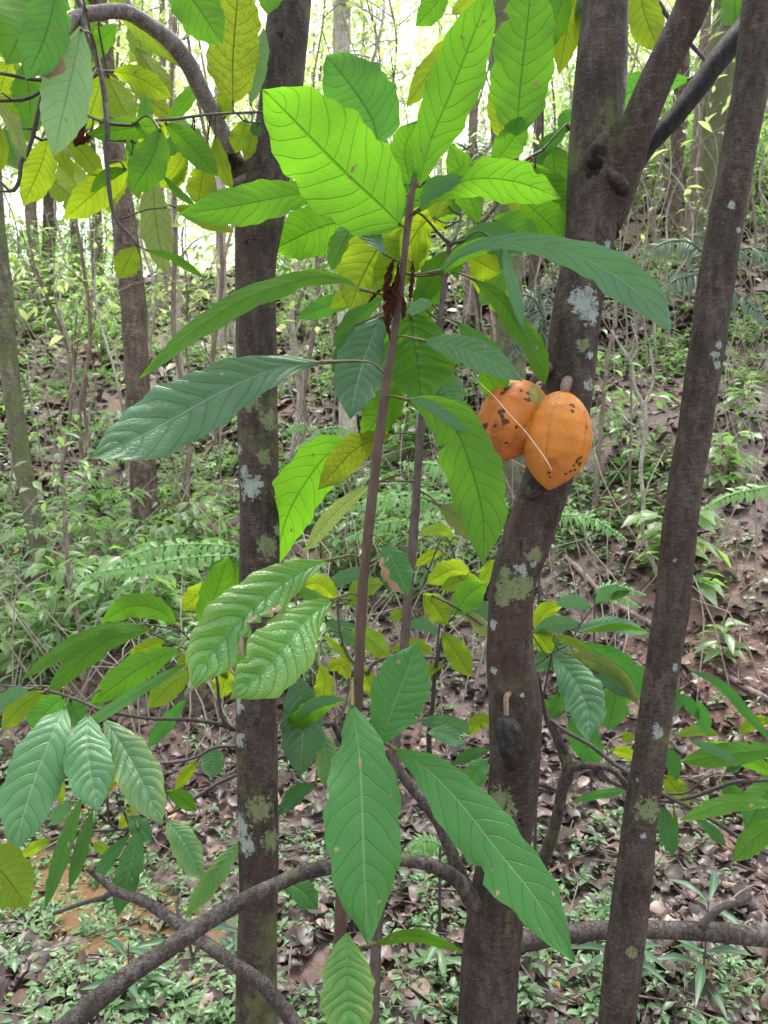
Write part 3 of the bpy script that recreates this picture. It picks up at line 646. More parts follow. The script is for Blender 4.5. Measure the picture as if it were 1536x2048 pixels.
B.stem([(1315, 0, 9, 1.7), (1340, 40, 9, 1.7), (1385, 92, 8, 1.7), (1420, 130, 7, 1.68)], MTwig, 'twig', 10)
B.stem([(1085, 200, 6, 1.62), (1085, 300, 5, 1.62)], MTwig, 'twig', 8)
B.stem([(1180, 235, 9, 1.6), (1120, 268, 7, 1.62), (1080, 300, 5, 1.62), (1048, 325, 5, 1.62)], MTwig, 'twig', 10)
B.stem([(1000, 1885, 44, 1.52), (1050, 1882, 40, 1.55), (1100, 1873, 37, 1.58), (1150, 1866, 36, 1.6), (1200, 1860, 35, 1.62), (1260, 1858, 34, 1.64), (1330, 1860, 34, 1.66), (1400, 1862, 36, 1.67), (1470, 1868, 37, 1.68), (1580, 1880, 38, 1.7)], MTwig2, sides=20)
B.stem([(1400, 1856, 14, 1.66), (1425, 1828, 13, 1.66), (1450, 1812, 13, 1.66), (1480, 1805, 14, 1.66), (1502, 1792, 10, 1.66)], MTwig, 'twig', 10, .008, .15)
B.stem([(975, 1840, 34, 1.50), (942, 1800, 34, 1.46), (920, 1765, 30, 1.43), (880, 1738, 29, 1.40), (830, 1722, 27, 1.36), (780, 1718, 26, 1.33), (735, 1722, 28, 1.32), (690, 1730, 28, 1.31), (650, 1736, 30, 1.30), (600, 1748, 29, 1.30), (540, 1775, 30, 1.29), (480, 1805, 31, 1.28), (420, 1840, 33, 1.27), (380, 1866, 36, 1.26), (340, 1895, 36, 1.25), (280, 1935, 38, 1.23), (220, 1980, 40, 1.21), (160, 2030, 42, 1.2), (60, 2120, 44, 1.18)], MTwig2, sides=22)
B.stem([(960, 1830, 30, 1.52), (930, 1770, 27, 1.52), (905, 1710, 26, 1.52), (880, 1650, 25, 1.53), (850, 1605, 24, 1.54), (820, 1570, 22, 1.55), (795, 1535, 20, 1.56), (775, 1500, 16, 1.57)], MTwig2, sides=18)
for a in [
 ([(1033, 272), (1040, 180), (1050, 90), (1066, -60)], 122, 'G', 1.38, 1.36, dict(prof='wide', roll=0, tint=.8)),
 ([(1010, 290), (995, 220), (992, 150)], 40, 'Y', 1.5, 1.5), ([(992, 70), (925, 88), (868, 135), (812, 216)], 56, 'Y', 1.7, 1.7),
 ([(1135, -60), (1118, 20), (1092, 70), (1060, 130)], 60, 'G', 1.55, 1.52), ([(1165, -50), (1140, 30), (1118, 150)], 56, 'Y', 1.6, 1.58),
 ([(1100, 285), (1108, 340), (1102, 400), (1118, 440)], 80, 'G', 1.62, 1.6), ([(1270, -60), (1290, 30), (1322, 110)], 70, 'Y', 1.66, 1.64),
 ([(1380, 160), (1320, 165), (1250, 190), (1195, 215)], 60, 'D', 1.7, 1.7, dict(tint=.9)), ([(1460, -50), (1470, 10), (1466, 55)], 60, 'G', 1.66, 1.64),
 ([(1150, 220), (1130, 240), (1118, 262)], 28, 'D', 1.66, 1.66), ([(900, -30), (870, 10), (832, 52)], 50, 'G', 1.5, 1.5), ([(955, -20), (925, 10), (902, 30)], 26, 'Y', 1.7, 1.7),
 ([(1470, 150), (1500, 100), (1530, 60)], 40, 'G', 1.8, 1.8), ([(1180, -40), (1160, 20), (1150, 60)], 26, 'P', 1.6, 1.6)]:
    B.leaf(a[0], a[1], a[2], a[3], a[4], **(a[5] if len(a) > 5 else {}))

C_ = Plant('cacao_tree', at(1190, 2480, 1.45), 'slim dark trunk leaning right across the right side, flecked with white lichen', 'tree')
_tc = C_.stem([(1545, -160, 68, 1.45), (1522, 0, 70, 1.45), (1511, 100, 70, 1.45), (1497, 200, 68, 1.45), (1478, 300, 68, 1.45), (1459, 400, 66, 1.45), (1433, 560, 69, 1.45), (1413, 700, 68, 1.45), (1391, 850, 67, 1.45), (1366, 1000, 67, 1.45), (1345, 1200, 66, 1.45), (1315, 1400, 66, 1.45), (1286, 1600, 66, 1.45), (1256, 1848, 73, 1.45), (1232, 2048, 73, 1.45), (1210, 2250, 80, 1.45), (1188, 2500, 110, 1.46)], None, 'trunk', 28, .008, .03); finish('C', [_tc])

# ---- tall sapling in front
D = Plant('cacao_sapling', at(642, 2775, 1.2), 'tall brown stemmed sapling with large leaves in the middle, nearest', 'sapling')
D.stem([(830, 358, 9, 1.2), (822, 395, 13, 1.2), (818, 430, 15, 1.2), (812, 480, 14, 1.2), (805, 545, 14, 1.2), (796, 620, 15, 1.2), (785, 690, 16, 1.2), (775, 750, 18, 1.2), (764, 830, 19, 1.2), (755, 900, 20, 1.2), (746, 980, 20, 1.2), (737, 1060, 20, 1.2), (730, 1130, 20, 1.2), (724, 1200, 20, 1.2), (716, 1380, 21, 1.2), (706, 1500, 21, 1.2), (694, 1650, 22, 1.2), (684, 1780, 23, 1.2), (678, 1900, 24, 1.2), (668, 2100, 26, 1.2), (642, 2785, 34, 1.2)], MStem, 'stem', 18, .005, .055)
for a in [
 ([(803, 452), (760, 410), (700, 355), (640, 295), (575, 228), (525, 178)], 186, 'G', 1.18, 1.08, dict(prof='wide', roll=4, tint=.95)),
 ([(835, 375), (862, 280), (900, 190), (935, 100), (962, 30), (985, -40)], 108, 'G', 1.2, 1.14, dict(roll=8, tint=.75)),
 ([(822, 378), (810, 300), (835, 240)], 60, 'G', 1.24, 1.22),
 ([(655, 380), (575, 392), (470, 412), (355, 430)], 76, 'G', 1.22, 1.10, dict(roll=10, tint=.85)),
 ([(726, 582), (690, 562), (630, 555), (555, 572), (475, 605), (390, 660), (330, 712), (280, 755)], 46, 'G', 1.18, 1.06, dict(roll=30, tint=.6)),
 ([(648, 724), (560, 735), (460, 775), (350, 835), (265, 880), (172, 922)], 126, 'P', 1.18, .98, dict(roll=10, tint=.3, quilt=.03, prof='ob')),
 ([(770, 512), (742, 470), (695, 432), (625, 408)], 50, 'P', 1.18, 1.2, dict(roll=20, tint=.5)),
 ([(710, 440), (640, 455), (545, 500)], 100, 'G', 1.80, 1.84, dict(roll=0, tint=.5, prof='wide')),
 ([(835, 425), (880, 385), (950, 358), (1040, 366), (1122, 398)], 82, 'G', 1.18, 1.12, dict(roll=6, tint=.9, prof='ob')),
 ([(833, 423), (875, 378), (928, 352)], 30, 'P', 1.17, 1.13, dict(roll=20, tint=1., prof='ob')),
 ([(880, 546), (925, 505), (1003, 484), (1120, 500), (1220, 545), (1290, 600), (1342, 662)], 78, 'P', 1.18, 1.08, dict(roll=-8, tint=.5, prof='late')),
 ([(882, 552), (915, 515), (975, 488), (1010, 484)], 34, 'G', 1.19, 1.17, dict(roll=10)),
 ([(845, 682), (900, 690), (970, 716), (1045, 762)], 58, 'P', 1.18, 1.12, dict(roll=0, tint=.4, quilt=.025)),
 ([(812, 800), (862, 815), (910, 858), (940, 930), (965, 1030), (966, 1130)], 116, 'G', 1.18, 1.12, dict(roll=0, tint=.75)),
 ([(812, 799), (850, 806), (900, 840), (940, 868)], 26, 'P', 1.17, 1.14, dict(roll=10)),
 ([(719, 887), (660, 905), (608, 970), (572, 1040), (548, 1140)], 104, 'G', 1.50, 1.84, dict(roll=0, tint=.9)),
 ([(783, 868), (712, 898), (636, 980)], 62, 'M', 1.42, 1.45, dict(roll=0, dryspots=[(1., .2, .12)])),
 ([(768, 1083), (790, 1130), (816, 1192)], 62, 'T', 1.17, 1.15, dict(roll=0, dryspots=[(-1, .5, .3), (-.9, .8, .35), (-.8, .3, .15)], tint=.7)),
 ([(657, 1119), (590, 1150), (515, 1207), (430, 1298), (380, 1384)], 122, 'Q', 1.17, 1.00, dict(roll=0, tint=.8, notch=[(1, .42, .70, .6)], dryspots=[(.75, .44, .09), (.5, .56, .09), (.75, .68, .09), (0, 1., .12)], prof='ob', fold=.2)),
 ([(666, 1197), (610, 1243), (552, 1318), (460, 1398)], 126, 'Q', 1.17, 1.00, dict(roll=0, tint=.9, dryspots=[(0, 1., .08)], notch=[(-1, .75, .85, .2)], prof='ob', fold=.2)),
 ([(758, 1490), (790, 1405), (815, 1340), (834, 1284)], 112, 'T', 1.12, 1.14, dict(roll=-12, tint=.9, fold=.3)),
 ([(703, 1405), (718, 1500), (724, 1600), (728, 1720), (736, 1890)], 152, 'T', 1.10, .96, dict(quilt=.004, roll=0, tint=1.0, prof='std', fold=.05, dryspots=[(0, .28, .05), (.35, .38, .02)], notch=[(-1, .14, .24, .18)])),
 ([(786, 1497), (850, 1535), (920, 1605), (995, 1700), (1070, 1795), (1150, 1930)], 122, 'T', 1.12, .98, dict(quilt=.006, roll=0, tint=1.0, fold=.08)),
 ([(695, 1868), (694, 1950), (702, 2110)], 106, 'Q', 1.04, .94, dict(roll=0, tint=.9)),
 ([(745, 1888), (830, 1872), (928, 1902)], 26, 'G', 1.25, 1.22, dict(roll=25))]:
    D.leaf(a[0], a[1], a[2], a[3], a[4], **(a[5] if len(a) > 5 else {}))
D.leaf([(822, 380), (828, 352), (842, 322)], 9, 'D', 1.2, 1.2, label='folded leaf bud at the tip')
D.leaf([(838, 378), (846, 368), (853, 360)], 6, 'B', 1.2, 1.2, crumple=.05)
for a in [([(786, 518), (776, 560), (768, 606)], 20), ([(790, 560), (776, 610), (774, 664)], 22), ([(806, 590), (808, 615), (806, 642)], 14), ([(826, 520), (824, 560), (820, 602)], 12), ([(764, 575), (750, 590), (736, 606)], 9), ([(797, 522), (793, 575), (783, 640)], 16), ([(775, 620), (777, 655), (780, 685)], 8)]:
    D.leaf(a[0], a[1], 'B', 1.19, 1.185, petiole=True, crumple=.35, tint=.2, label='shrivelled dark brown leaf hanging on the stem')

# ---- second sapling behind it
E = Plant('cacao_sapling', at(738, 2560, 1.4), 'thinner grey stemmed sapling just behind and right of the tallest sapling', 'sapling')
E.stem([(900, 482, 9, 1.4), (892, 540, 10, 1.4), (885, 600, 12, 1.4), (872, 690, 13, 1.4), (856, 760, 14, 1.4), (845, 830, 15, 1.4), (838, 900, 16, 1.4), (832, 1000, 17, 1.4), (826, 1080, 18, 1.4), (818, 1170, 18, 1.4), (808, 1300, 19, 1.4), (796, 1440, 19, 1.4), (782, 1600, 20, 1.4), (765, 1780, 21, 1.4), (750, 1950, 22, 1.4), (738, 2570, 30, 1.4)], MStem2, 'stem', 16, .006, .07)
E.stem([(900, 488, 9, 1.4), (880, 470, 6, 1.38), (850, 435, 5, 1.34), (836, 425, 4, 1.32)], MTwig, 'twig', 10)
E.stem([(896, 492, 8, 1.4), (910, 485, 9, 1.39), (922, 483, 7, 1.38)], MTwig, 'twig', 10)
E.stem([(906, 486, 7, 1.4), (918, 455, 6, 1.42), (922, 430, 5, 1.44)], MStem2, 'twig', 10)
E.stem([(955, 455, 8, 1.45), (975, 432, 8, 1.45), (1000, 400, 7, 1.46), (1040, 330, 6, 1.5), (1085, 300, 6, 1.55)], MStem, 'twig', 10)
E.stem([(904, 487, 5, 1.4), (930, 472, 6, 1.42), (958, 455, 7, 1.45)], MStem, 'twig', 10)
for a in [
 ([(757, 288), (742, 235), (700, 170), (652, 112)], 132, 'D', 1.45, 1.42, dict(prof='wide', roll=0, tint=.9)),
 ([(982, 335), (1010, 300), (1058, 232)], 62, 'G', 1.40, 1.38, dict(tint=.6, notch=[(1, .5, .7, .15)])),
 ([(800, 440), (760, 490), (722, 560), (698, 622)], 112, 'Y', 1.46, 1.44, dict(roll=0, tint=.6)),
 ([(895, 458), (850, 445), (800, 520), (740, 600)], 90, 'Y', 1.48, 1.46, dict(tint=.5)),
 ([(820, 440), (830, 480), (800, 560)], 70, 'Y', 1.5, 1.5),
 ([(864, 440), (885, 400), (905, 380)], 50, 'Y', 1.44, 1.44), ([(958, 452), (942, 400), (925, 350), (898, 285)], 62, 'G', 1.46, 1.44),
 ([(925, 486), (965, 472), (1010, 485), (1045, 515)], 62, 'D', 1.38, 1.36, dict(tint=.8)), ([(985, 440), (1020, 460), (1055, 500)], 84, 'G', 1.44, 1.44),
 ([(938, 512), (965, 528), (1000, 548)], 54, 'Y', 1.44, 1.44), ([(898, 500), (862, 560), (834, 606)], 58, 'G', 1.43, 1.43), ([(890, 530), (850, 600), (845, 650)], 50, 'G', 1.45, 1.45),
 ([(818, 608), (828, 680), (838, 745), (840, 808)], 142, 'G', 1.36, 1.32, dict(roll=0, tint=.7, quilt=.02)),
 ([(812, 632), (838, 612), (866, 606)], 24, 'P', 1.34, 1.33, dict(tint=1.)),
 ([(762, 630), (735, 700), (715, 765), (700, 838)], 108, 'P', 1.40, 1.36, dict(roll=0, tint=.3, dryspots=[])),
 ([(715, 645), (690, 690), (665, 748)], 30, 'T', 1.42, 1.40), ([(800, 765), (765, 820), (728, 880)], 72, 'G', 1.44, 1.44), ([(790, 740), (790, 800), (780, 850)], 40, 'G', 1.46, 1.46),
 ([(914, 643), (960, 690), (1032, 755)], 44, 'D', 1.38, 1.36, dict(tint=.9)), ([(945, 556), (1000, 600), (1045, 668), (1088, 745)], 44, 'G', 1.38, 1.36, dict(tint=.4)),
 ([(1005, 486), (1022, 560), (1048, 662)], 24, 'P', 1.36, 1.36, dict(tint=.8)), ([(878, 730), (895, 785), (915, 828)], 66, 'P', 1.42, 1.42, dict(tint=.9, dryspots=[(0, 1., .2)])),
 ([(962, 735), (990, 775), (1010, 805)], 58, 'G', 1.42, 1.42), ([(1048, 640), (1070, 700), (1090, 770)], 40, 'G', 1.42, 1.42), ([(876, 1008), (920, 1040), (960, 1088)], 46, 'O', 1.36, 1.34),
 ([(905, 800), (930, 830), (950, 865)], 40, 'G', 1.44, 1.44), ([(742, 968), (670, 1025), (606, 1108)], 34, 'O', 1.45, 1.45, dict(tint=1.0)),
 ([(1140, 250), (1085, 300), (1080, 340)], 30, 'D', 1.6, 1.6), ([(975, 330), (925, 390), (860, 420)], 50, 'D', 1.5, 1.5), ([(1068, 330), (1095, 390), (1125, 470)], 100, 'G', 1.56, 1.56, dict(tint=.4)),
 ([(1040, 395), (1090, 440), (1128, 480)], 70, 'G', 1.5, 1.5), ([(925, 480), (910, 520), (915, 560)], 30, 'G', 1.45, 1.45), ([(895, 350), (870, 380), (850, 420)], 50, 'D', 1.55, 1.55)]:
    E.leaf(a[0], a[1], a[2], a[3], a[4], **(a[5] if len(a) > 5 else {}))
_r = random.Random(5)
for i in range(16):
    x = _r.uniform(700, 1080); y = _r.uniform(330, 600); a = _r.uniform(-1.3, 1.3); L = _r.uniform(90, 150); dd_ = _r.uniform(1.65, 1.9)
    E.leaf([(x, y), (x + math.sin(a) * L * .5, y + math.cos(a) * L * .4), (x + math.sin(a) * L, y + math.cos(a) * L)], _r.uniform(40, 66), _r.choice('YGGD'), dd_, dd_ - .03)
for s_ in [[(838, 900, 5, 1.4), (860, 885, 4, 1.4), (880, 905, 4, 1.38), (900, 918, 3, 1.36)], [(835, 980, 5, 1.4), (855, 990, 4, 1.39), (878, 1010, 3, 1.37)], [(838, 870, 4, 1.4), (800, 866, 3, 1.4), (783, 868, 3, 1.4)], [(832, 964, 4, 1.4), (790, 962, 3, 1.4), (745, 966, 3, 1.42)]]:
    E.stem(s_, MTwig, 'twig', 8, .01, .05)

# ---- shrub of arching twigs behind the left trunk
G_ = Plant('cacao_shrub', ground(690, 1640), 'low cacao shrub with drooping leaves left of the straight trunk', 'shrub')
gp_ = G_.root.location
G_.stem([(665, 1443, 13, 1.95), (690, 1500, 16, 1.98), (700, 1600, 18, 2.1), (690, 1660, 20, 2.3)], MTwig2, 'stem', 14)
G_.stem([(668, 1446, 12, 1.95), (625, 1450, 11, 1.92), (580, 1465, 11, 1.9), (530, 1480, 11, 1.88), (475, 1460, 10, 1.82), (445, 1450, 9, 1.8), (400, 1442, 8, 1.75), (350, 1438, 8, 1.7), (300, 1437, 7, 1.66), (250, 1430, 7, 1.62), (205, 1421, 7, 1.6), (160, 1402, 6, 1.6), (110, 1385, 6, 1.6), (60, 1376, 4, 1.6), (-30, 1368, 4, 1.6)], MTwig, 'branch', 12)
G_.stem([(465, 1458, 9, 1.81), (447, 1440, 8, 1.8), (438, 1405, 7, 1.8), (434, 1360, 6, 1.8), (420, 1320, 5, 1.8), (390, 1290, 5, 1.78), (352, 1252, 4, 1.76)], MTwig, 'twig', 10)
G_.stem([(395, 1300, 4, 1.79), (370, 1297, 3.5, 1.78), (335, 1282, 3, 1.76), (295, 1262, 3, 1.74)], MTwig, 'twig', 8)
G_.stem([(370, 1265, 4, 1.77), (330, 1255, 3.5, 1.76), (288, 1248, 3, 1.75)], MTwig, 'twig', 8)
G_.stem([(560, 1485, 8, 1.9), (475, 1492, 7, 1.85), (430, 1495, 7, 1.84), (390, 1515, 6, 1.82), (350, 1525, 6, 1.8), (310, 1527, 5, 1.8)], MTwig, 'twig', 10)
G_.stem([(600, 1500, 8, 1.95), (475, 1549, 8, 1.92), (430, 1570, 7, 1.9), (385, 1600, 7, 1.88), (340, 1627, 7, 1.86), (270, 1655, 7, 1.84), (185, 1662, 6, 1.82)], MTwig, 'branch', 10)
G_.stem([(236, 1658, 6, 1.83), (219, 1645, 6, 1.82), (215, 1610, 5, 1.8), (215, 1585, 5, 1.8)], MTwig, 'twig', 8)
G_.stem([(260, 1655, 4, 1.83), (250, 1630, 4, 1.82), (243, 1612, 3, 1.82)], MTwig, 'twig', 8)
G_.stem([(475, 1530, 5, 1.95), (450, 1525, 4, 1.95), (395, 1550, 4, 1.95)], MTwig, 'twig', 8)
for a in [
 ([(352, 1252), (320, 1222), (265, 1212), (200, 1245)], 50, 'G', 1.74, 1.68), ([(290, 1249), (220, 1258), (130, 1300), (38, 1362)], 34, 'G', 1.75, 1.6),
 ([(305, 1258), (225, 1275), (150, 1330), (90, 1395)], 48, 'G', 1.72, 1.6), ([(335, 1282), (300, 1290), (255, 1314)], 26, 'Y', 1.76, 1.72), ([(361, 1296), (292, 1328), (232, 1370), (180, 1408)], 62, 'G', 1.72, 1.64, dict(roll=0, tint=1.)),
 ([(394, 1302), (380, 1315), (352, 1330)], 28, 'Y', 1.8, 1.8), ([(381, 1322), (277, 1382), (195, 1437), (115, 1500)], 26, 'D', 1.66, 1.54, dict(tint=1., roll=20)), ([(386, 1343), (342, 1368), (298, 1416)], 52, 'Y', 1.74, 1.7),
 ([(130, 1392), (95, 1420), (68, 1462)], 66, 'D', 1.66, 1.66, dict(tint=1.)), ([(140, 1398), (150, 1425), (170, 1450)], 50, 'D', 1.66, 1.66, dict(tint=1.)), ([(205, 1395), (200, 1400), (185, 1418)], 30, 'D', 1.7, 1.7),
 ([(87, 1383), (45, 1410), (2, 1460)], 44, 'Y', 1.58, 1.56), ([(62, 1377), (20, 1392), (-20, 1430)], 30, 'P', 1.55, 1.52),
 ([(130, 1415), (108, 1462), (66, 1568), (24, 1712)], 108, 'P', 1.58, 1.40, dict(roll=0, tint=.8)), ([(176, 1428), (174, 1500), (196, 1624)], 90, 'P', 1.57, 1.45, dict(roll=0, tint=.9, quilt=.02)),
 ([(208, 1438), (252, 1503), (286, 1568), (324, 1652)], 86, 'E', 1.58, 1.45, dict(roll=0, tint=.6, quilt=.02)), ([(226, 1500), (224, 1540), (214, 1588)], 38, 'M', 1.64, 1.62),
 ([(165, 1590), (132, 1680), (88, 1822)], 32, 'D', 1.62, 1.5, dict(tint=.8)), ([(186, 1618), (165, 1690), (138, 1780)], 28, 'D', 1.64, 1.56), ([(260, 1668), (218, 1715), (188, 1775)], 28, 'T', 1.8, 1.75),
 ([(278, 1653), (262, 1730), (234, 1835)], 50, 'T', 1.76, 1.68, dict(tint=.4)), ([(258, 1632), (278, 1655), (304, 1684)], 38, 'T', 1.78, 1.75, dict(tint=.3)), ([(333, 1638), (370, 1688), (404, 1762)], 56, 'E', 1.78, 1.7, dict(tint=.8)),
 ([(-60, 1690), (5, 1745), (57, 1816)], 96, 'Y', 1.35, 1.3, dict(tint=.5)), ([(105, 1680), (75, 1692), (42, 1716)], 24, 'Y', 1.8, 1.8), ([(142, 1598), (125, 1620), (104, 1652)], 32, 'P', 1.85, 1.85, dict(tint=1.)),
 ([(180, 1690), (198, 1692), (217, 1708)], 20, 'Y', 1.85, 1.85), ([(332, 1582), (360, 1595), (394, 1622)], 32, 'G', 1.85, 1.85), ([(398, 1518), (375, 1545), (350, 1582)], 24, 'Y', 1.86, 1.85),
 ([(372, 1398), (330, 1450), (294, 1498)], 32, 'T', 1.95, 1.95, dict(tint=.9)), ([(428, 1488), (425, 1520), (424, 1558)], 46, 'P', 1.9, 1.88, dict(tint=.9, dryspots=[(-.8, .7, .1)])), ([(272, 1608), (255, 1635), (238, 1662)], 26, 'Y', 1.84, 1.84),
 ([(404, 1272), (430, 1190), (458, 1112)], 64, 'G', 1.78, 1.74, dict(roll=0)), ([(420, 1160), (395, 1190), (364, 1222)], 44, 'Y', 1.84, 1.84), ([(478, 1130), (440, 1132), (412, 1142)], 26, 'G', 1.84, 1.84), ([(452, 1335), (448, 1365), (440, 1398)], 44, 'Y', 1.84, 1.84),
 ([(475, 1120), (468, 1160), (470, 1200)], 34, 'G', 1.86, 1.86), ([(410, 1290), (440, 1330), (455, 1360)], 30, 'G', 1.84, 1.84),
 ([(592, 1345), (606, 1440), (600, 1555)], 86, 'P', 1.86, 1.84, dict(roll=0, tint=.2)), ([(640, 1455), (652, 1510), (650, 1575)], 46, 'E', 1.88, 1.86), ([(690, 1400), (640, 1412), (560, 1480)], 44, 'G', 1.84, 1.84), ([(692, 1398), (640, 1405), (590, 1430)], 22, 'P', 1.82, 1.82),
 ([(636, 1570), (595, 1585), (556, 1632)], 34, 'T', 1.9, 1.9), ([(484, 1678), (430, 1750), (370, 1838)], 42, 'E', 1.95, 1.86, dict(tint=1.)), ([(560, 1765), (600, 1780), (636, 1820)], 46, 'T', 1.98, 1.98),
 ([(90, 1500), (110, 1560), (125, 1610)], 30, 'Y', 1.8, 1.8), ([(240, 1480), (245, 1530), (255, 1560)], 34, 'Y', 1.8, 1.8), ([(640, 1330), (650, 1370), (640, 1420)], 40, 'Y', 1.95, 1.95), ([(700, 1360), (680, 1330), (655, 1340)], 30, 'M', 1.95, 1.95)]:
    G_.leaf(a[0], a[1], a[2], a[3], a[4], maxpet=.12, **(a[5] if len(a) > 5 else {}))

# ---- shrub between the saplings and the leaning trunk
H = Plant('cacao_shrub', ground(860, 1560), 'small yellow green shrub seen between the two saplings and the pod tree', 'shrub')
H.stem([(862, 1560, 12, 2.55), (858, 1480, 11, 2.4), (866, 1400, 9, 2.3), (872, 1330, 8, 2.2), (893, 1250, 6, 2.15), (908, 1232, 5, 2.15)], MTwig, 'stem', 10)
H.stem([(960, 1320, 6, 2.2), (900, 1315, 7, 2.2), (850, 1315, 7, 2.2), (800, 1310, 7, 2.2), (750, 1325, 8, 2.2), (735, 1350, 8, 2.2)], MTwig, 'branch', 10)
H.stem([(872, 1330, 5, 2.2), (880, 1190, 4, 2.2), (845, 1183, 5, 2.15)], MTwig, 'twig', 8)
H.stem([(845, 1183, 5, 2.15), (880, 1198, 5, 2.1), (925, 1222, 5, 2.1), (965, 1250, 4, 2.1)], MTwig, 'twig', 8)
H.stem([(915, 1150, 4, 2.25), (905, 1100, 4, 2.25), (885, 1075, 3, 2.25), (850, 1160, 3, 2.25)], MTwig, 'twig', 8)
H.stem([(735, 1350, 6, 2.2), (690, 1300, 5, 2.2), (675, 1205, 4, 2.2), (700, 1200, 3, 2.2)], MTwig, 'twig', 8)
for a in [
 ([(910, 1075), (878, 1058), (836, 1070)], 24, 'Y', 2.25, 2.2), ([(888, 1103), (860, 1112), (830, 1132)], 22, 'M', 2.25, 2.25), ([(940, 1150), (905, 1140), (852, 1168)], 44, 'Y', 2.25, 2.2), ([(960, 1160), (925, 1160), (880, 1180)], 34, 'Y', 2.28, 2.2),
 ([(908, 1232), (936, 1190), (974, 1165)], 58, 'G', 2.1, 2.1, dict(tint=1.)), ([(846, 1188), (872, 1215), (895, 1250)], 52, 'Y', 2.12, 2.1), ([(886, 1263), (916, 1310), (943, 1354)], 48, 'Y', 2.12, 2.08, dict(roll=0)),
 ([(925, 1222), (950, 1240), (975, 1275)], 26, 'O', 2.1, 2.1, dict(dryspots=[(0, .5, .3)])), ([(958, 1168), (975, 1145), (992, 1118)], 30, 'Y', 2.2, 2.2), ([(676, 1200), (640, 1168), (606, 1172)], 36, 'Y', 2.2, 2.2), ([(690, 1212), (725, 1175), (768, 1166)], 42, 'Y', 2.2, 2.2),
 ([(740, 1152), (700, 1150), (656, 1172)], 30, 'P', 2.3, 2.3), ([(808, 1222), (795, 1228), (780, 1240)], 24, 'Y', 2.25, 2.25), ([(700, 1258), (735, 1275), (782, 1318)], 44, 'Y', 2.25, 2.22), ([(650, 1240), (690, 1262), (722, 1295)], 40, 'P', 2.28, 2.28),
 ([(643, 1268), (680, 1300), (712, 1338)], 14, 'Y', 2.2, 2.2), ([(870, 1310), (830, 1290), (780, 1300)], 26, 'Y', 2.25, 2.25), ([(890, 1325), (860, 1340), (830, 1362)], 22, 'Y', 2.2, 2.2), ([(920, 1200), (960, 1215), (990, 1240)], 34, 'P', 2.3, 2.3), ([(840, 1440), (900, 1450), (950, 1460)], 40, 'P', 2.3, 2.3),
 ([(855, 1465), (890, 1468), (930, 1490)], 34, 'P', 2.1, 2.1, dict(dryspots=[(0, .1, .15)], tint=.9)), ([(985, 1455), (960, 1440), (940, 1470)], 30, 'Y', 2.1, 2.1), ([(975, 1520), (955, 1545), (940, 1580)], 46, 'T', 2.0, 2.0, dict(tint=1.)), ([(980, 1500), (940, 1510), (905, 1530)], 24, 'T', 2.1, 2.1),
 ([(720, 1330), (740, 1370), (745, 1400)], 34, 'Y', 2.3, 2.3), ([(800, 1250), (850, 1250), (880, 1270)], 24, 'P', 2.4, 2.4), ([(590, 1180), (630, 1190), (660, 1215)], 34, 'G', 2.3, 2.3)]:
    H.leaf(a[0], a[1], a[2], a[3], a[4], maxpet=.15, **(a[5] if len(a) > 5 else {}))

# ---- shrub on the right behind both trunks
J = Plant('cacao_shrub', ground(1060, 1800), 'low shrub with a knotty grey stem spreading right behind the leaning trunks', 'shrub')
J.stem([(1060, 1800, 28, 2.25), (1082, 1735, 25, 2.1), (1098, 1690, 24, 2.02), (1115, 1630, 23, 1.96), (1124, 1580, 23, 1.93), (1136, 1540, 25, 1.9), (1126, 1505, 22, 1.9), (1110, 1465, 18, 1.9), (1095, 1440, 14, 1.9), (1085, 1400, 7, 1.9), (1078, 1350, 5, 1.9)], MTwig2, 'stem', 16, .01, .07)
J.stem([(1138, 1536, 20, 1.9), (1165, 1530, 17, 1.89), (1195, 1532, 14, 1.88), (1225, 1540, 13, 1.87), (1245, 1560, 12, 1.86), (1258, 1582, 11, 1.86)], MTwig2, 'branch', 14)
J.stem([(1098, 1438, 7, 1.9), (1130, 1462, 8, 1.88), (1180, 1490, 8, 1.86), (1225, 1525, 9, 1.85), (1280, 1560, 9, 1.82), (1330, 1590, 9, 1.78), (1390, 1620, 9, 1.75), (1440, 1650, 9, 1.72), (1500, 1690, 9, 1.7), (1560, 1720, 9, 1.68)], MTwig, 'branch', 12)
J.stem([(1195, 1532, 9, 1.88), (1215, 1560, 8, 1.87), (1250, 1576, 7, 1.86), (1320, 1602, 8, 1.8), (1380, 1595, 8, 1.78), (1430, 1578, 8, 1.75), (1475, 1563, 8, 1.72), (1530, 1560, 8, 1.7), (1570, 1545, 7, 1.7)], MTwig, 'twig', 10)
J.stem([(1330, 1588, 5, 1.78), (1375, 1585, 5, 1.76), (1410, 1555, 4, 1.74), (1440, 1545, 4, 1.74)], MTwig, 'twig', 8)
J.stem([(1060, 1568, 12, 1.95), (1090, 1570, 11, 1.95), (1120, 1585, 9, 1.94)], MTwig2, 'twig', 8)
J.stem([(1064, 1335, 3, 1.88), (1110, 1303, 4, 1.86), (1140, 1285, 3, 1.86), (1160, 1250, 3, 1.86), (1190, 1210, 3, 1.86)], MTwig, 'twig', 8)
J.stem([(1085, 1400, 5, 1.9), (1095, 1350, 4, 1.88), (1104, 1308, 4, 1.86)], MTwig, 'twig', 8)
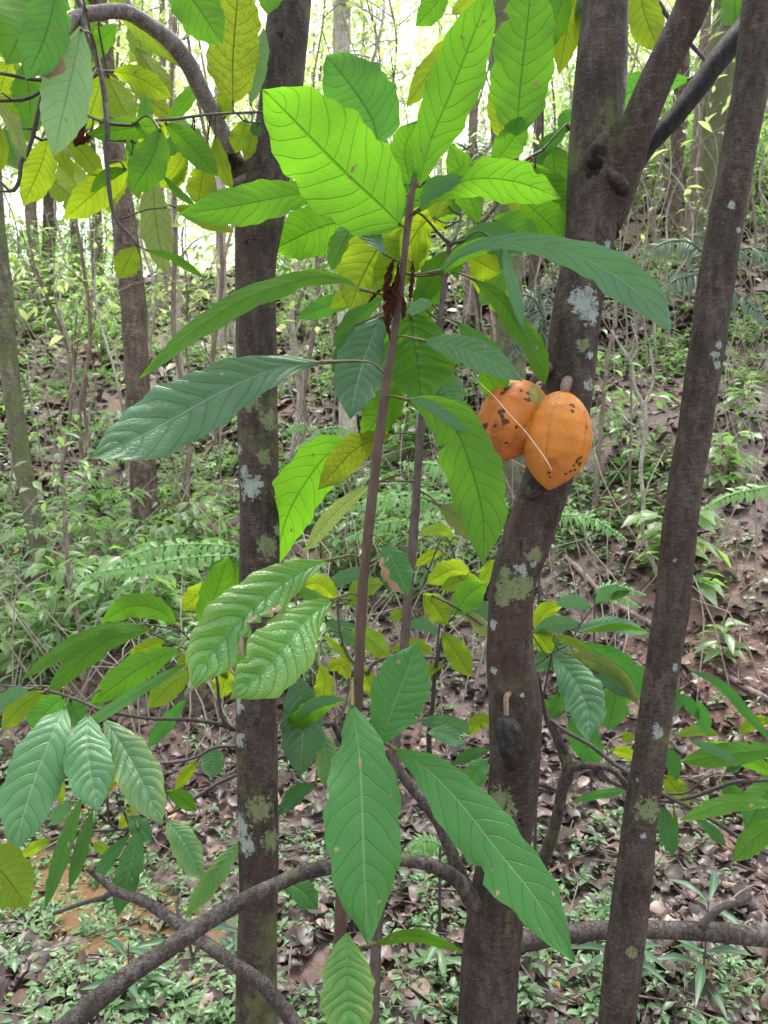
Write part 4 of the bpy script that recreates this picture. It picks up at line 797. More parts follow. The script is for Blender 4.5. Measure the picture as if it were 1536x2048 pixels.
for a in [
 ([(1105, 1308), (1145, 1355), (1172, 1412), (1178, 1484)], 82, 'P', 1.84, 1.72, dict(roll=0, tint=.6, quilt=.02)), ([(1184, 1216), (1150, 1204), (1110, 1208)], 28, 'P', 1.86, 1.84, dict(tint=.9)), ([(1190, 1210), (1215, 1186), (1256, 1182)], 30, 'P', 1.86, 1.84, dict(tint=1.)), ([(1262, 1180), (1240, 1186), (1222, 1200)], 20, 'G', 1.84, 1.84),
 ([(1128, 1210), (1092, 1222), (1068, 1256)], 34, 'Y', 1.88, 1.88), ([(1162, 1248), (1110, 1248), (1064, 1266)], 34, 'P', 1.86, 1.86), ([(1060, 1262), (1085, 1280), (1104, 1306)], 42, 'Y', 1.86, 1.86), ([(1155, 1278), (1110, 1300), (1068, 1345)], 44, 'T', 1.9, 1.9, dict(tint=.4)),
 ([(1105, 1270), (1150, 1286), (1198, 1314)], 20, 'Y', 1.86, 1.84), ([(1145, 1262), (1220, 1248), (1302, 1268)], 32, 'P', 1.86, 1.84, dict(tint=1.)), ([(1160, 1266), (1230, 1254), (1296, 1262)], 14, 'G', 1.83, 1.82), ([(1128, 1306), (1195, 1326), (1240, 1360), (1278, 1412)], 38, 'O', 1.84, 1.8, dict(tint=.4)),
 ([(1164, 1284), (1215, 1315), (1258, 1345), (1285, 1402)], 58, 'T', 1.86, 1.82, dict(tint=.7)), ([(1182, 1348), (1215, 1365), (1262, 1398)], 22, 'P', 1.82, 1.8), ([(1240, 1352), (1228, 1405), (1216, 1462)], 60, 'D', 1.88, 1.86, dict(tint=1.)), ([(1138, 1428), (1170, 1480), (1194, 1535)], 64, 'T', 1.92, 1.9, dict(tint=.8)),
 ([(1122, 1384), (1112, 1410), (1100, 1438)], 40, 'D', 1.92, 1.92), ([(1240, 1468), (1255, 1475), (1270, 1480)], 22, 'Y', 1.95, 1.95), ([(1375, 1338), (1440, 1368), (1500, 1432), (1550, 1490)], 22, 'T', 1.72, 1.66, dict(roll=10)),
 ([(1570, 1495), (1460, 1508), (1358, 1524)], 46, 'G', 1.7, 1.68, dict(tint=.6, roll=0)), ([(1378, 1480), (1420, 1495), (1476, 1526)], 20, 'P', 1.66, 1.66), ([(1560, 1555), (1480, 1510), (1410, 1480)], 36, 'G', 1.72, 1.7), ([(1560, 1608), (1460, 1606), (1356, 1642)], 34, 'G', 1.66, 1.6, dict(tint=.7)),
 ([(1580, 1640), (1515, 1672), (1466, 1724)], 46, 'G', 1.62, 1.6, dict(tint=.7)), ([(1560, 1540), (1525, 1600), (1490, 1660)], 66, 'D', 1.76, 1.74, dict(tint=1.)), ([(1326, 1608), (1334, 1660), (1346, 1714)], 36, 'T', 1.8, 1.76, dict(tint=.6)), ([(1390, 1638), (1420, 1658), (1454, 1694)], 22, 'T', 1.78, 1.78),
 ([(1332, 1492), (1345, 1520), (1352, 1562)], 30, 'T', 1.82, 1.82), ([(1330, 1550), (1352, 1580), (1380, 1606)], 44, 'Y', 1.84, 1.84), ([(1545, 1438), (1510, 1445), (1476, 1468)], 26, 'Y', 1.75, 1.75), ([(1350, 1420), (1370, 1400), (1400, 1440)], 24, 'T', 1.85, 1.85), ([(1395, 1400), (1405, 1430), (1412, 1470)], 28, 'T', 1.85, 1.85, dict(tint=.9)),
 ([(1350, 1470), (1400, 1460), (1440, 1470)], 22, 'Y', 1.9, 1.9), ([(1350, 1355), (1345, 1400), (1335, 1440)], 26, 'D', 1.9, 1.9), ([(1220, 1500), (1250, 1505), (1280, 1520)], 24, 'Y', 1.95, 1.95), ([(1140, 1605), (1190, 1590), (1260, 1580)], 18, 'T', 2.0, 2.0, dict(tint=1.)),
 ([(1346, 1610), (1352, 1650), (1350, 1700)], 10, 'G', 1.8, 1.78), ([(1440, 1560), (1470, 1590), (1500, 1600)], 34, 'D', 1.78, 1.78), ([(1450, 1545), (1470, 1530), (1440, 1520)], 24, 'T', 1.8, 1.8)]:
    J.leaf(a[0], a[1], a[2], a[3], a[4], maxpet=.12, **(a[5] if len(a) > 5 else {}))

# ---- dead branch lying across in front of the left trunk
g = Geo()
K = thing('dead_branch', at(560, 2020, 1.45), 'crooked dark dead branch crossing behind the long bough at lower left', 'branch')
tube_geo(g, pxpath([(176, 1738, 10, 1.60), (205, 1760, 14, 1.60), (232, 1783, 17, 1.59), (270, 1795, 20, 1.58), (305, 1812, 22, 1.56), (345, 1838, 23, 1.54), (372, 1860, 24, 1.52), (400, 1880, 24, 1.50), (430, 1900, 26, 1.48), (460, 1922, 26, 1.47), (500, 1950, 27, 1.46), (530, 1972, 28, 1.45), (560, 2010, 28, 1.44), (590, 2050, 30, 1.43), (640, 2130, 32, 1.42)]), 16, .008, .09, 4)
g.build('stem', MTwig2, K)
g = Geo(); tube_geo(g, pxpath([(232, 1783, 12, 1.59), (205, 1795, 10, 1.6), (160, 1808, 9, 1.62), (108, 1827, 8, 1.64)]), 10, .008, .1, 5); g.build('twig', MTwig, K)
g = Geo(); tube_geo(g, pxpath([(372, 1860, 8, 1.52), (360, 1840, 7, 1.53), (352, 1806, 5, 1.55)]), 8, .008, .1, 6); g.build('twig', MTwig, K)
g = Geo(); tube_geo(g, pxpath([(375, 1875, 8, 1.50), (380, 1895, 7, 1.5), (385, 1912, 5, 1.5)]), 8, .008, .1, 6); g.build('twig', MTwig, K)

# ================================================================== pods
def pod_mat(name, spots, greens, dark, base=(.62, .20, .025)):
    m, t = new_mat(name); N = NT(t); pos = N.n('ShaderNodeNewGeometry').outputs['Position']
    at_ = N.n('ShaderNodeAttribute', attribute_name='ld'); sep = N.n('ShaderNodeSeparateColor'); t.links.new(at_.outputs['Color'], sep.inputs[0])
    a = N.noise(pos, 22, 4, .6); b = N.noise(pos, 260, 4, .6); c = N.noise(pos, 90, 3)
    col = N.mix(N.rng(a, .35, .65), tuple(x * .86 for x in base), (base[0] * 1.12, base[1] * 1.25, base[2] * 1.3))
    col = N.mix(N.rng(sep.outputs[1], .55, 1., 0, .55), col, (.50, .20, .07))      # duller orange towards the tip
    col = N.mix(N.rng(sep.outputs[2], .0, .22, .65, 0), col, (.34, .10, .015))      # furrows
    col = N.mix(N.rng(b, .62, .72, 0, .5), col, (.30, .10, .03))
    nz = N.rng(N.noise(pos, 150, 6, .75), .32, .68)
    if greens: col = N.mix(N.math('MULTIPLY', N.rng(N.noise(pos, 60, 4, .7), .3, .55), N.spots(pos, greens, N.rng(N.noise(pos, 45, 5, .7), .3, .7), 1.3)), col, (.15, .20, .035))
    if dark: col = N.mix(N.math('MULTIPLY', N.spots(pos, dark, nz, 1.6), .55), col, (.22, .06, .015))
    spots = [(c, r * .85) for (c, r) in spots]; k = N.spots(pos, spots, nz, 1.5)
    sp2 = N.rng(N.noise(pos, 170, 2, .4), .70, .73)
    k = N.math('MAXIMUM', k, N.math('MULTIPLY', sp2, N.rng(a, .5, .6)))
    col = N.mix(N.math('MULTIPLY', k, .93), col, (.03, .015, .008))
    h = N.math('ADD', N.math('MULTIPLY', b, .35), N.math('ADD', N.math('MULTIPLY', c, .8), N.math('MULTIPLY', k, -.8)))
    bp = N.n('ShaderNodeBump'); bp.inputs['Strength'].default_value = .8; bp.inputs['Distance'].default_value = .0026; t.links.new(h, bp.inputs['Height'])
    pr = principled(N, Base_Color=col, Roughness=N.rng(c, .3, .7, .38, .55)); pr.inputs['Specular IOR Level'].default_value = .35
    pr.inputs['Subsurface Weight'].default_value = .12; pr.inputs['Subsurface Radius'].default_value = (.01, .004, .001); pr.inputs['Subsurface Scale'].default_value = .6
    t.links.new(bp.outputs[0], pr.inputs['Normal'])
    o = N.n('ShaderNodeOutputMaterial'); t.links.new(pr.outputs[0], o.inputs[0]); return m
def pod_geo(g, top, tip, rad, prof, ribs=5, ribd=.045, warp=.012, ph=0., nl=90, na=96, bend=0., squash=1.):
    top = np.asarray(top); tip = np.asarray(tip); ax = tip - top; L = np.linalg.norm(ax); ax = ax / L
    s = norm(np.cross(ax, FW)); f = norm(np.cross(s, ax))
    t = np.linspace(0, 1, nl); a = np.linspace(0, 2 * math.pi, na, endpoint=False)
    rr = np.interp(t, prof[0], prof[1]);
    # smooth
    for _ in range(3): rr[1:-1] = .25 * rr[:-2] + .5 * rr[1:-1] + .25 * rr[2:]
    tt, aa = np.meshgrid(t, a, indexing='ij')
    rib = np.abs(np.cos(aa * ribs / 2 + ph + .05 * np.sin(tt * 5)))          # 0 in the furrow
    rib2 = np.abs(np.cos(aa * ribs + ph))
    prom = np.clip(np.sin(tt * math.pi), 0, 1) ** .3
    k = 1 + ribd * (rib ** .5 - .7) * prom + .012 * (rib2 ** .5 - .7) * prom
    k += warp * (np.sin(tt * 19 + 3 * np.sin(aa * 2)) * .4 + np.sin(aa * 7 + tt * 13) * .35 + np.sin(aa * 3 - tt * 7)) * prom
    r_ = rr[:, None] * rad * k
    P = top + ax * L * tt[..., None] + (s * np.cos(aa)[..., None] + f * squash * np.sin(aa)[..., None]) * r_[..., None]
    P = P + s * (bend * L * np.sin(tt * math.pi))[..., None]
    A_ = np.stack([aa.ravel() / 6.283, tt.ravel(), np.clip(rib.ravel() * 1.6, 0, 1), np.zeros(tt.size)], 1)
    i = np.arange(nl - 1)[:, None]; j = np.arange(na)[None]; j2 = (j + 1) % na
    Q = np.stack([i * na + j, (i + 1) * na + j, (i + 1) * na + j2, i * na + j2], -1).reshape(-1, 4)
    g.add(P.reshape(-1, 3), Q, None, A_)
PP = ([0, .012, .04, .1, .2, .33, .5, .65, .78, .88, .94, .975, 1], [0, .17, .35, .58, .80, .95, 1.0, .94, .76, .50, .28, .15, 0])
PP2 = ([0, .012, .04, .1, .2, .33, .5, .65, .78, .88, .94, .975, 1], [0, .26, .48, .72, .91, 1., 1.0, .94, .80, .60, .44, .28, 0])
def ons(x, y, d, r): return (x, y, r)
MP1 = ('pod_skin_right', [ons(1146, 812, 1.350, 5), ons(1145, 822, 1.349, 5), ons(1140, 810, 1.35, 3), ons(1155, 920, 1.345, 7), ons(1162, 915, 1.35, 4), ons(1147, 932, 1.345, 4), ons(1140, 943, 1.347, 4), ons(1132, 948, 1.347, 4), ons(1098, 945, 1.345, 3.5), ons(1100, 954, 1.35, 3), ons(1173, 855, 1.365, 3), ons(1160, 928, 1.355, 6), ons(1150, 940, 1.355, 4)], [], [ons(1105, 925, 1.345, 10)], (.53, .175, .016))
MP2 = ('pod_skin_left', [ons(1002, 824, 1.37, 9), ons(1004, 832, 1.37, 6), ons(1010, 843, 1.37, 9), ons(1005, 838, 1.37, 4), ons(970, 853, 1.375, 8), ons(966, 857, 1.375, 4), ons(1005, 786, 1.372, 6), ons(1018, 775, 1.375, 7), ons(1012, 780, 1.373, 6), ons(1025, 768, 1.378, 5), ons(1055, 786, 1.377, 5), ons(1058, 800, 1.377, 5), ons(1050, 798, 1.375, 4), ons(1043, 782, 1.375, 4), ons(1011, 887, 1.372, 4), ons(960, 880, 1.385, 4), ons(990, 852, 1.37, 4), ons(1033, 855, 1.372, 4)],
    [ons(1075, 795, 1.40, 20), ons(1072, 780, 1.4, 14), ons(1080, 812, 1.40, 12)], [ons(990, 890, 1.372, 22), ons(972, 890, 1.38, 18), ons(1035, 890, 1.375, 20), ons(990, 855, 1.372, 14), ons(1020, 775, 1.376, 14)], (.50, .15, .02))
MStalk = simple_mat('pod_stalk', (.05, .032, .028), (.14, .10, .085), 160, .75, .0015)
MStalk2b = simple_mat('pod_stalk_bark', (.11, .075, .055), (.24, .18, .14), 160, .8, .002)
MStalk2 = simple_mat('dry_stalk', (.18, .11, .07), (.36, .25, .17), 160, .8, .001, .2, (1, 1, .3))
def pod(label, top, tip, rad, prof, mat, stalk, smat, **kw):
    o = thing('cacao_pod', stalk[0][:3], label, 'cacao pod')
    g = Geo(); pod_geo(g, top, tip, rad, prof, **kw); h = g.build('husk', None, o); bv = bvh_of([h])
    setmat(h, pod_mat(mat[0], *[marks(bv, q) for q in mat[1:4]], mat[4]) if isinstance(mat, tuple) else mat(bv))
    g = Geo(); tube_geo(g, stalk, 16, .003, .08, 2); g.build('stalk', smat, o); return o
pod('plump orange cacao pod with a pointed tip, in front on the leaning trunk', at(1128, 782, 1.425), at(1097, 981, 1.405), 68 / F * 1.41, PP, MP1,
    pxpath([(1137, 758, 16, 1.45), (1133, 767, 23, 1.435), (1130, 778, 20, 1.415), (1128, 789, 15, 1.41)]), MStalk2b, ribs=5, ribd=.085, ph=.35, squash=.9)
pod('speckled orange cacao pod tilted left, with black blotches and a greenish shoulder', at(1066, 770, 1.45), at(974, 918, 1.43), 64 / F * 1.44, PP2, MP2,
    pxpath([(1105, 735, 24, 1.49), (1088, 744, 19, 1.47), (1072, 756, 16, 1.455), (1062, 768, 15, 1.45), (1056, 776, 12, 1.447)]), MStalk, ribs=5, ribd=.12, ph=1.2, squash=.95)
# black pod with torn side
def rotten(bv):
  m, t = new_mat('rotten_husk'); N = NT(t); pos = N.n('ShaderNodeNewGeometry').outputs['Position']
  n_ = N.noise(pos, 120, 5, .7); n2_ = N.noise(N.mapping(pos, (1, 1, .4)), 60, 3)
  kk = N.spots(pos, marks(bv, [ons(1033, 1455, 1.40, 9), ons(1033, 1475, 1.4, 9), ons(1034, 1495, 1.4, 11), ons(1032, 1512, 1.4, 9)]), n_, 1.5)
  colb = N.mix(N.rng(n_, .4, .65), (.002, .002, .0025), (.008, .008, .010)); colb = N.mix(kk, colb, N.mix(n_, (.002, .002, .002), (.04, .018, .012)))
  bp = N.n('ShaderNodeBump'); bp.inputs['Strength'].default_value = 1; bp.inputs['Distance'].default_value = .003; t.links.new(N.math('SUBTRACT', N.math('ADD', n_, n2_), kk), bp.inputs['Height'])
  pr = principled(N, Base_Color=colb, Roughness=.42); t.links.new(bp.outputs[0], pr.inputs['Normal']); oo = N.n('ShaderNodeOutputMaterial'); t.links.new(pr.outputs[0], oo.inputs[0])
  return m
PB = ([0, .03, .1, .2, .4, .6, .8, .9, .96, 1], [0, .45, .72, .92, 1, .96, .72, .50, .25, 0])
pod('small shrivelled black pod hanging low on the leaning trunk', at(1008, 1430, 1.42), at(1022, 1545, 1.415), 27 / F * 1.42, PB, rotten,
    pxpath([(1020, 1386, 8, 1.45), (1014, 1392, 12, 1.44), (1012, 1402, 11, 1.432), (1013, 1430, 10, 1.425), (1012, 1436, 12, 1.424)]), MStalk2, ribs=7, ribd=.20, warp=.07, bend=.07)
# pale straw caught on the pods
g = Geo(); tube_geo(g, pxpath([(938, 742, .8, 1.38), (960, 766, 1.2, 1.36), (990, 795, 1.6, 1.35), (1020, 830, 2.0, 1.343), (1048, 860, 2.2, 1.338), (1068, 886, 2.6, 1.336), (1086, 911, 3.0, 1.336), (1097, 928, 2.8, 1.337), (1104, 941, 1.4, 1.338)]), 8, .004, .02)
MSt = simple_mat('dry_straw', (.55, .42, .30), (.72, .60, .47), 60, .7, .0003)
o = g.build('straw', MSt, None, off=at(1104, 939, 1.336)); tag(o, 'thin pale straw lying diagonally across the two orange pods', 'straw')
# ================================================================== ground cover and litter (uncountable)
def fan(n, ymin, ymax, half=.62, r=rng):
    d = np.exp(r.uniform(math.log(ymin), math.log(ymax), n)); x = r.uniform(-half, half, n) * d
    return x, d
def inpud(x, y):
    return height(x, y) < -.030
def herbs(n, ymin, ymax, s0, name, label):
    x, y = fan(n, ymin, ymax)
    dens = 1.5 * vnoise(x, y, 2.1, 8) + .9 * vnoise(x, y, 6, 9)
    keep = (dens > rng.uniform(-.7, .9, n) + .45 * (x > .12 * y) * (y > 3)); x, y = x[keep], y[keep]; n = len(x)
    z = height(x, y); hgt = rng.uniform(.02, .09, n) * (1 + .25 * y / 4) * s0
    k = rng.integers(5, 10, n); idx = np.repeat(np.arange(n), k); m = len(idx)
    a = rng.uniform(0, 6.283, m); el = rng.uniform(-.15, .7, m)
    d = np.stack([np.cos(a) * np.cos(el), np.sin(a) * np.cos(el), np.sin(el)], 1)
    ll = rng.uniform(.6, 1.25, m) * (rng.uniform(.018, .055, n) * (1 + .22 * y / 3) * s0)[idx]
    p = np.stack([x, y, z + 0], 1)[idx]; p[:, 2] += hgt[idx] * rng.uniform(.35, 1, m); p[:, :2] += d[:, :2] * (ll * .12)[:, None]
    nr = np.stack([rng.normal(0, .25, m), rng.normal(-.15, .25, m), np.ones(m)], 1)
    tint = np.clip(rng.uniform(0, 1, n)[idx] * .7 + rng.uniform(0, .4, m), 0, 1) * np.where(y[idx] < 3.5, .62, 1.)
    asp = rng.uniform(.34, .62, n)[idx]
    g = Geo(); cloud_geo(g, p, d, nr, ll, ll * asp, tint, curl=-rng.uniform(.05, .35, m), dry=(rng.random(m) < .015) * 1., fine=False)
    st = np.stack([x, y, z], 1)
    o = g.build(name, M_herb); tag(o, label, 'ground cover', kind='stuff')
herbs(7400, 1.7, 7, .66, 'ground_cover', 'small bluish green seedlings covering the forest floor')
herbs(17000, 4.5, 26, 1.3, 'undergrowth', 'low leafy undergrowth covering the hillside')
M_lit = None
def litter_mat():
    m, t = new_mat('dead_leaf'); N = NT(t); at_ = N.n('ShaderNodeAttribute', attribute_name='ld'); sep = N.n('ShaderNodeSeparateColor'); t.links.new(at_.outputs['Color'], sep.inputs[0])
    pos = N.n('ShaderNodeNewGeometry').outputs['Position']
    c = N.ramp(sep.outputs[2], [(0, (.022, .016, .015)), (.35, (.065, .042, .036)), (.6, (.14, .092, .078)), (.8, (.23, .15, .115)), (.93, (.40, .29, .21)), (1, (.45, .22, .07))])
    c = N.mix(N.rng(N.noise(pos, 45, 4), .4, .7, 0, .5), c, (.07, .045, .04))
    u = N.math('ABSOLUTE', N.math('MULTIPLY_ADD', sep.outputs[0], 2., -1.)); c = N.mix(N.rng(u, 0, .15, .4, 0), c, (.05, .035, .03))
    pr = principled(N, Base_Color=c, Roughness=.42); pr.inputs['Specular IOR Level'].default_value = .5
    o = N.n('ShaderNodeOutputMaterial'); t.links.new(pr.outputs[0], o.inputs[0]); return m
M_lit = litter_mat()
def litter(n, ymin, ymax, s0, name, label):
    x, y = fan(n, ymin, ymax); keep = ~(inpud(x, y) & (rng.random(n) < .75)); x, y = x[keep], y[keep]; n = len(x)
    z = height(x, y) + rng.uniform(.004, .030, n)
    a = rng.uniform(0, 6.283, n); tl = rng.normal(0, .22, n)
    d = np.stack([np.cos(a), np.sin(a), tl], 1); nr = np.stack([rng.normal(0, .3, n), rng.normal(-.1, .3, n), np.ones(n)], 1)
    ll = rng.uniform(.03, .105, n) * s0 * (1 + .1 * y); g = Geo()
    cloud_geo(g, np.stack([x, y, z], 1) - d * ll[:, None] * .5 * np.array([1, 1, .0]), d, nr, ll, ll * rng.uniform(.3, .8, n), rng.beta(1.4, 2.4, n), curl=rng.normal(0, .3, n), fine=ymin < 3)
    o = g.build(name, M_lit); tag(o, label, 'leaf litter', kind='stuff')
litter(11000, 1.7, 8, .72, 'leaf_litter', 'brown and mauve dead leaves strewn over the soil')
litter(9000, 7, 30, 1.6, 'fallen_leaves', 'dead leaves scattered up the bank')
def twigs(n, name, label, mat):
    g = Geo(); x, y = fan(n, 1.8, 12)
    for i in range(n):
        a = rng.uniform(0, 3.14); L = rng.uniform(.06, .35) * (1 + y[i] * .08); dx, dy = math.cos(a) * L, math.sin(a) * L; k = rng.normal(0, .12) * L
        pts = []
        for s_ in (-.5, 0, .5):
            xx, yy = x[i] + dx * s_ - dy / L * k * (s_ == 0), y[i] + dy * s_ + dx / L * k * (s_ == 0); pts.append((xx, yy, gz(xx, yy) + .012 + rng.uniform(0, .03), rng.uniform(.0012, .0035)))
        tube_geo(g, pts, 5, L / 5, .1, i, False)
    o = g.build(name, mat); tag(o, label, 'twigs', kind='stuff')
M_tw = simple_mat('fallen_twig', (.09, .065, .055), (.28, .22, .19), 25, .75, .001)
twigs(900, 'fallen_twigs', 'thin fallen twigs and dead stalks on the soil', M_tw)

g = Geo(); x, y = fan(700, 3.2, 15)
for i in range(700):
    h_ = rng.uniform(.25, 1.1) * (1 + y[i] * .05); a = rng.uniform(0, 6.28); ln_ = rng.uniform(.1, .9) * h_; z = gz(x[i], y[i]); k = rng.normal(0, .10) * h_
    P_ = [(x[i], y[i], z - .02, .004), (x[i] + math.cos(a) * ln_ * .35 + k, y[i] + math.sin(a) * ln_ * .35, z + h_ * .5, .0035), (x[i] + math.cos(a) * ln_, y[i] + math.sin(a) * ln_, z + h_ * rng.uniform(.6, 1), .0015)]
    tube_geo(g, P_, 5, .12, .1, i, False)
for i in range(130):
    yy = math.exp(rng.uniform(math.log(6), math.log(20))); xx = rng.uniform(-.58, .58) * yy; z = gz(xx, yy); h_ = rng.uniform(1.5, 4.5); P_ = [(xx, yy, z - .05, .008)]; dx = rng.normal(0, .25)
    for k in range(1, 7): P_.append((xx + dx * h_ * (k / 6) ** 2 + rng.normal(0, .09), yy + rng.normal(0, .09), z + h_ * k / 6, .008 * (1 - .12 * k)))
    tube_geo(g, P_, 5, .15, .1, i, False)
o = g.build('dry_stalks', simple_mat('dry_stalk_bark', (.20, .16, .13), (.42, .36, .30), 20, .8, .001)); tag(o, 'tangle of thin dry stalks standing among the undergrowth', 'dry stalks', kind='stuff')
# ================================================================== fallen sticks that stand out
M_stick = simple_mat('weathered_wood', (.14, .10, .085), (.34, .27, .23), 40, .8, .003)
def stick(pts, label, name='fallen_branch', mat=None):
    P = []
    for (px, py, wpx) in pts:
        q = ground(px, py); d = (q - CAM).dot(FW); P.append((q[0], q[1], q[2] + wpx * .5 / F * d + .01, wpx * .5 / F * d))
    g = Geo(); tube_geo(g, P, 10, .02, .12, int(pts[0][0])); o = g.build(name, mat or M_stick, None, off=np.array(P[0][:3])); tag(o, label, 'branch', 'fallen branches')
stick([(1350, 1292, 9), (1430, 1345, 11), (1500, 1390, 12), (1560, 1420, 12)], 'pale fallen branch sloping down to the right edge, beside the slim trunk')
stick([(1112, 1105, 10), (1150, 1140, 11), (1215, 1205, 12), (1270, 1240, 12), (1310, 1262, 12)], 'brown fallen branch on the bank between the two leaning trunks')
stick([(1355, 1330, 6), (1400, 1400, 8), (1450, 1450, 8), (1475, 1470, 6)], 'thin pale stick on the slope right of the slim trunk')
stick([(1205, 860, 10), (1290, 905, 11), (1345, 935, 13)], 'dead branch high on the bank right of the pods')
stick([(0, 1360, 10), (80, 1325, 11), (170, 1275, 10), (250, 1225, 6)], 'long dark stick lying on the left slope behind the shrub leaves')
stick([(640, 1800, 22), (690, 1830, 24), (740, 1880, 22)], 'thick fallen branch on the ground behind the sapling stem')
stick([(1370, 1775, 12), (1430, 1785, 20), (1500, 1795, 16)], 'splintered brown log piece on the ground at the lower right')
stick([(560, 1675, 6), (640, 1672, 6), (690, 1672, 5)], 'straight pale stick lying behind the straight trunk')
stick([(980, 1880, 4), (1100, 1870, 4)], 'thin pale stick hidden behind the leaning trunk') if False else None
stick([(645, 870, 9), (700, 830, 9), (760, 800, 7)], 'fallen branch on the far slope beside the pale trunk')

# ================================================================== trees standing in the background
MK = {'brown': bark_mat('bark_brown', (.085, .06, .046), (.20, .155, .125), .35, bumpd=.015, moss=.15),
      'pale': bark_mat('bark_pale', (.34, .28, .24), (.56, .50, .45), .3, bumpd=.006, green=[], moss=.05, lichcol=(.5, .5, .45)),
      'mossy': bark_mat('bark_mossy', (.09, .085, .06), (.20, .20, .13), .4, bumpd=.012, moss=.55),
      'chalk': bark_mat('bark_chalky', (.42, .36, .31), (.66, .60, .54), .3, bumpd=.004),
      'white': bark_mat('bark_white', (.26, .25, .21), (.48, .46, .38), .8, bumpd=.002, moss=.2),
      'tan': bark_mat('bark_tan', (.17, .125, .10), (.32, .26, .22), .6, bumpd=.004)}
def crown_cloud(g, c, rad, n, size, asp=.45, tl=(0, 1), droop=.3):
    cl = c + runit(max(3, n // 90)) * rad * rng.uniform(.3, 1, (max(3, n // 90), 1))
    idx = rng.integers(0, len(cl), n); p = cl[idx] + rng.normal(0, 1, (n, 3)) * rad * .28
    a = rng.uniform(0, 6.283, n); d = np.stack([np.cos(a), np.sin(a), rng.uniform(-droop - .3, .3, n)], 1)
    nr = np.stack([rng.normal(0, .5, n), rng.normal(0, .5, n), np.ones(n)], 1)
    ll = rng.uniform(.6, 1.3, n) * size; ct = rng.uniform(tl[0], tl[1], len(cl))
    cloud_geo(g, p, d, nr, ll, ll * asp, np.clip(ct[idx] * .7 + rng.uniform(0, .4, n), 0, 1), curl=-.15)
    return cl
def bg_tree(pts, mat, label, crown_n=900, leaf=.13, rad=1.6, group='trees in the background', hfoot=.06, top=None, mleaf=None, name='forest_tree'):
    """pts px path top->bottom: (px,py,w); base stands on the ground under the last point"""
    b = ground(pts[-1][0], pts[-1][1]); d = (b - CAM).dot(FW)
    path = [tuple(at(x, y, d)) + (w_ * .5 / F * d,) for (x, y, w_) in pts]
    path[-1] = tuple(np.array(path[-1][:3]) - np.array([0, 0, hfoot])) + (path[-1][3] * 1.25,)
    T0 = np.array(path[0][:3]); dirn = norm(T0 - np.array(path[1][:3])); dirn = norm(dirn + np.array([0, 0, 1.5]))
    Hh = top or 2.5
    tp = T0 + dirn * Hh
    path = [tuple(tp) + (path[0][3] * .5,)] + path
    o = thing(name, b, label, 'tree', group)
    g = Geo(); tube_geo(g, path, 14, .12, .06, int(pts[0][0])); 
    g.build('trunk', MK[mat], o)
    if crown_n:
        g = Geo(); cl = crown_cloud(g, tp, rad, crown_n, leaf); g.build('crown', mleaf or M_far, o)
        g = Geo()
        for c in cl[:7]:
            s_ = T0 * .35 + tp * .65; mid = (s_ + c) / 2 + np.array([0, 0, .2]); tube_geo(g, [tuple(s_) + (path[0][3] * .6,), tuple(mid) + (path[0][3] * .35,), tuple(c) + (.008,)], 6, .2, .1, 1, False)
        g.build('limb', MK[mat], o)
    return o
bg_tree([(190, -20, 44), (205, 120, 44), (222, 260, 44), (245, 420, 46), (262, 560, 50), (272, 700, 50), (283, 900, 48), (297, 1085, 52)], 'brown', 'rough brown background trunk seen behind the upper left leaves', 1100)
bg_tree([(683, -20, 36), (684, 150, 34), (686, 400, 34), (690, 620, 33), (694, 800, 33), (700, 890, 38)], 'chalk', 'straight pale trunk just right of the straight cacao trunk', 900)
bg_tree([(-10, 430, 36), (5, 560, 36), (15, 700, 36), (35, 860, 34), (58, 1000, 34), (82, 1110, 36), (98, 1195, 38)], 'mossy', 'mossy grey trunk leaning at the left edge', 700)
bg_tree([(1005, 120, 50), (1015, 420, 54), (1020, 700, 58), (1028, 900, 62), (1035, 1010, 66)], 'mossy', 'mottled mossy trunk half hidden behind the orange pods', 900)
bg_tree([(1452, 60, 56), (1440, 160, 56), (1430, 300, 50), (1418, 420, 50), (1400, 560, 56)], 'mossy', 'dark moss covered trunk between the forked branches at upper right', 1300, rad=2.2)
bg_tree([(1080, 100, 18), (1078, 200, 18), (1074, 330, 18), (1070, 480, 20), (1068, 620, 22)], 'brown', 'thin dark trunk right of the hanging leaf above the pods', 800)
bg_tree([(1360, 230, 30), (1352, 330, 26), (1350, 420, 28), (1348, 480, 34)], 'brown', 'short dark trunk high on the bank between the right trunks', 900)
bg_tree([(345, 200, 14), (348, 400, 14), (352, 560, 14), (358, 700, 15), (362, 800, 16)], 'pale', 'slender pale trunk beside the brown trunk at the left', 500)
bg_tree([(325, 150, 16), (322, 300, 16), (320, 480, 18), (330, 640, 18)], 'tan', 'slender tan trunk behind the left branch', 600)
bg_tree([(1400, 250, 26), (1385, 400, 26), (1372, 520, 28)], 'tan', 'tan trunk high on the bank right of the fork', 600)
bg_tree([(950, 60, 18), (945, 300, 18), (940, 520, 20), (938, 640, 22)], 'tan', 'slim trunk behind the leaves of the second sapling', 700)
bg_tree([(440, 200, 20), (442, 500, 20), (445, 700, 22)], 'pale', 'slim pale trunk just left of the straight cacao trunk', 600)
bg_tree([(100, 420, 26), (96, 520, 24), (92, 640, 26)], 'brown', 'dark distant trunk at the upper left', 800)
bg_tree([(60, 380, 20), (70, 520, 20), (74, 640, 20)], 'tan', 'thin tan trunk far off at the left', 700)
bg_tree([(600, 150, 22), (606, 350, 22), (612, 520, 24)], 'brown', 'dark distant trunk behind the big front leaf', 800)

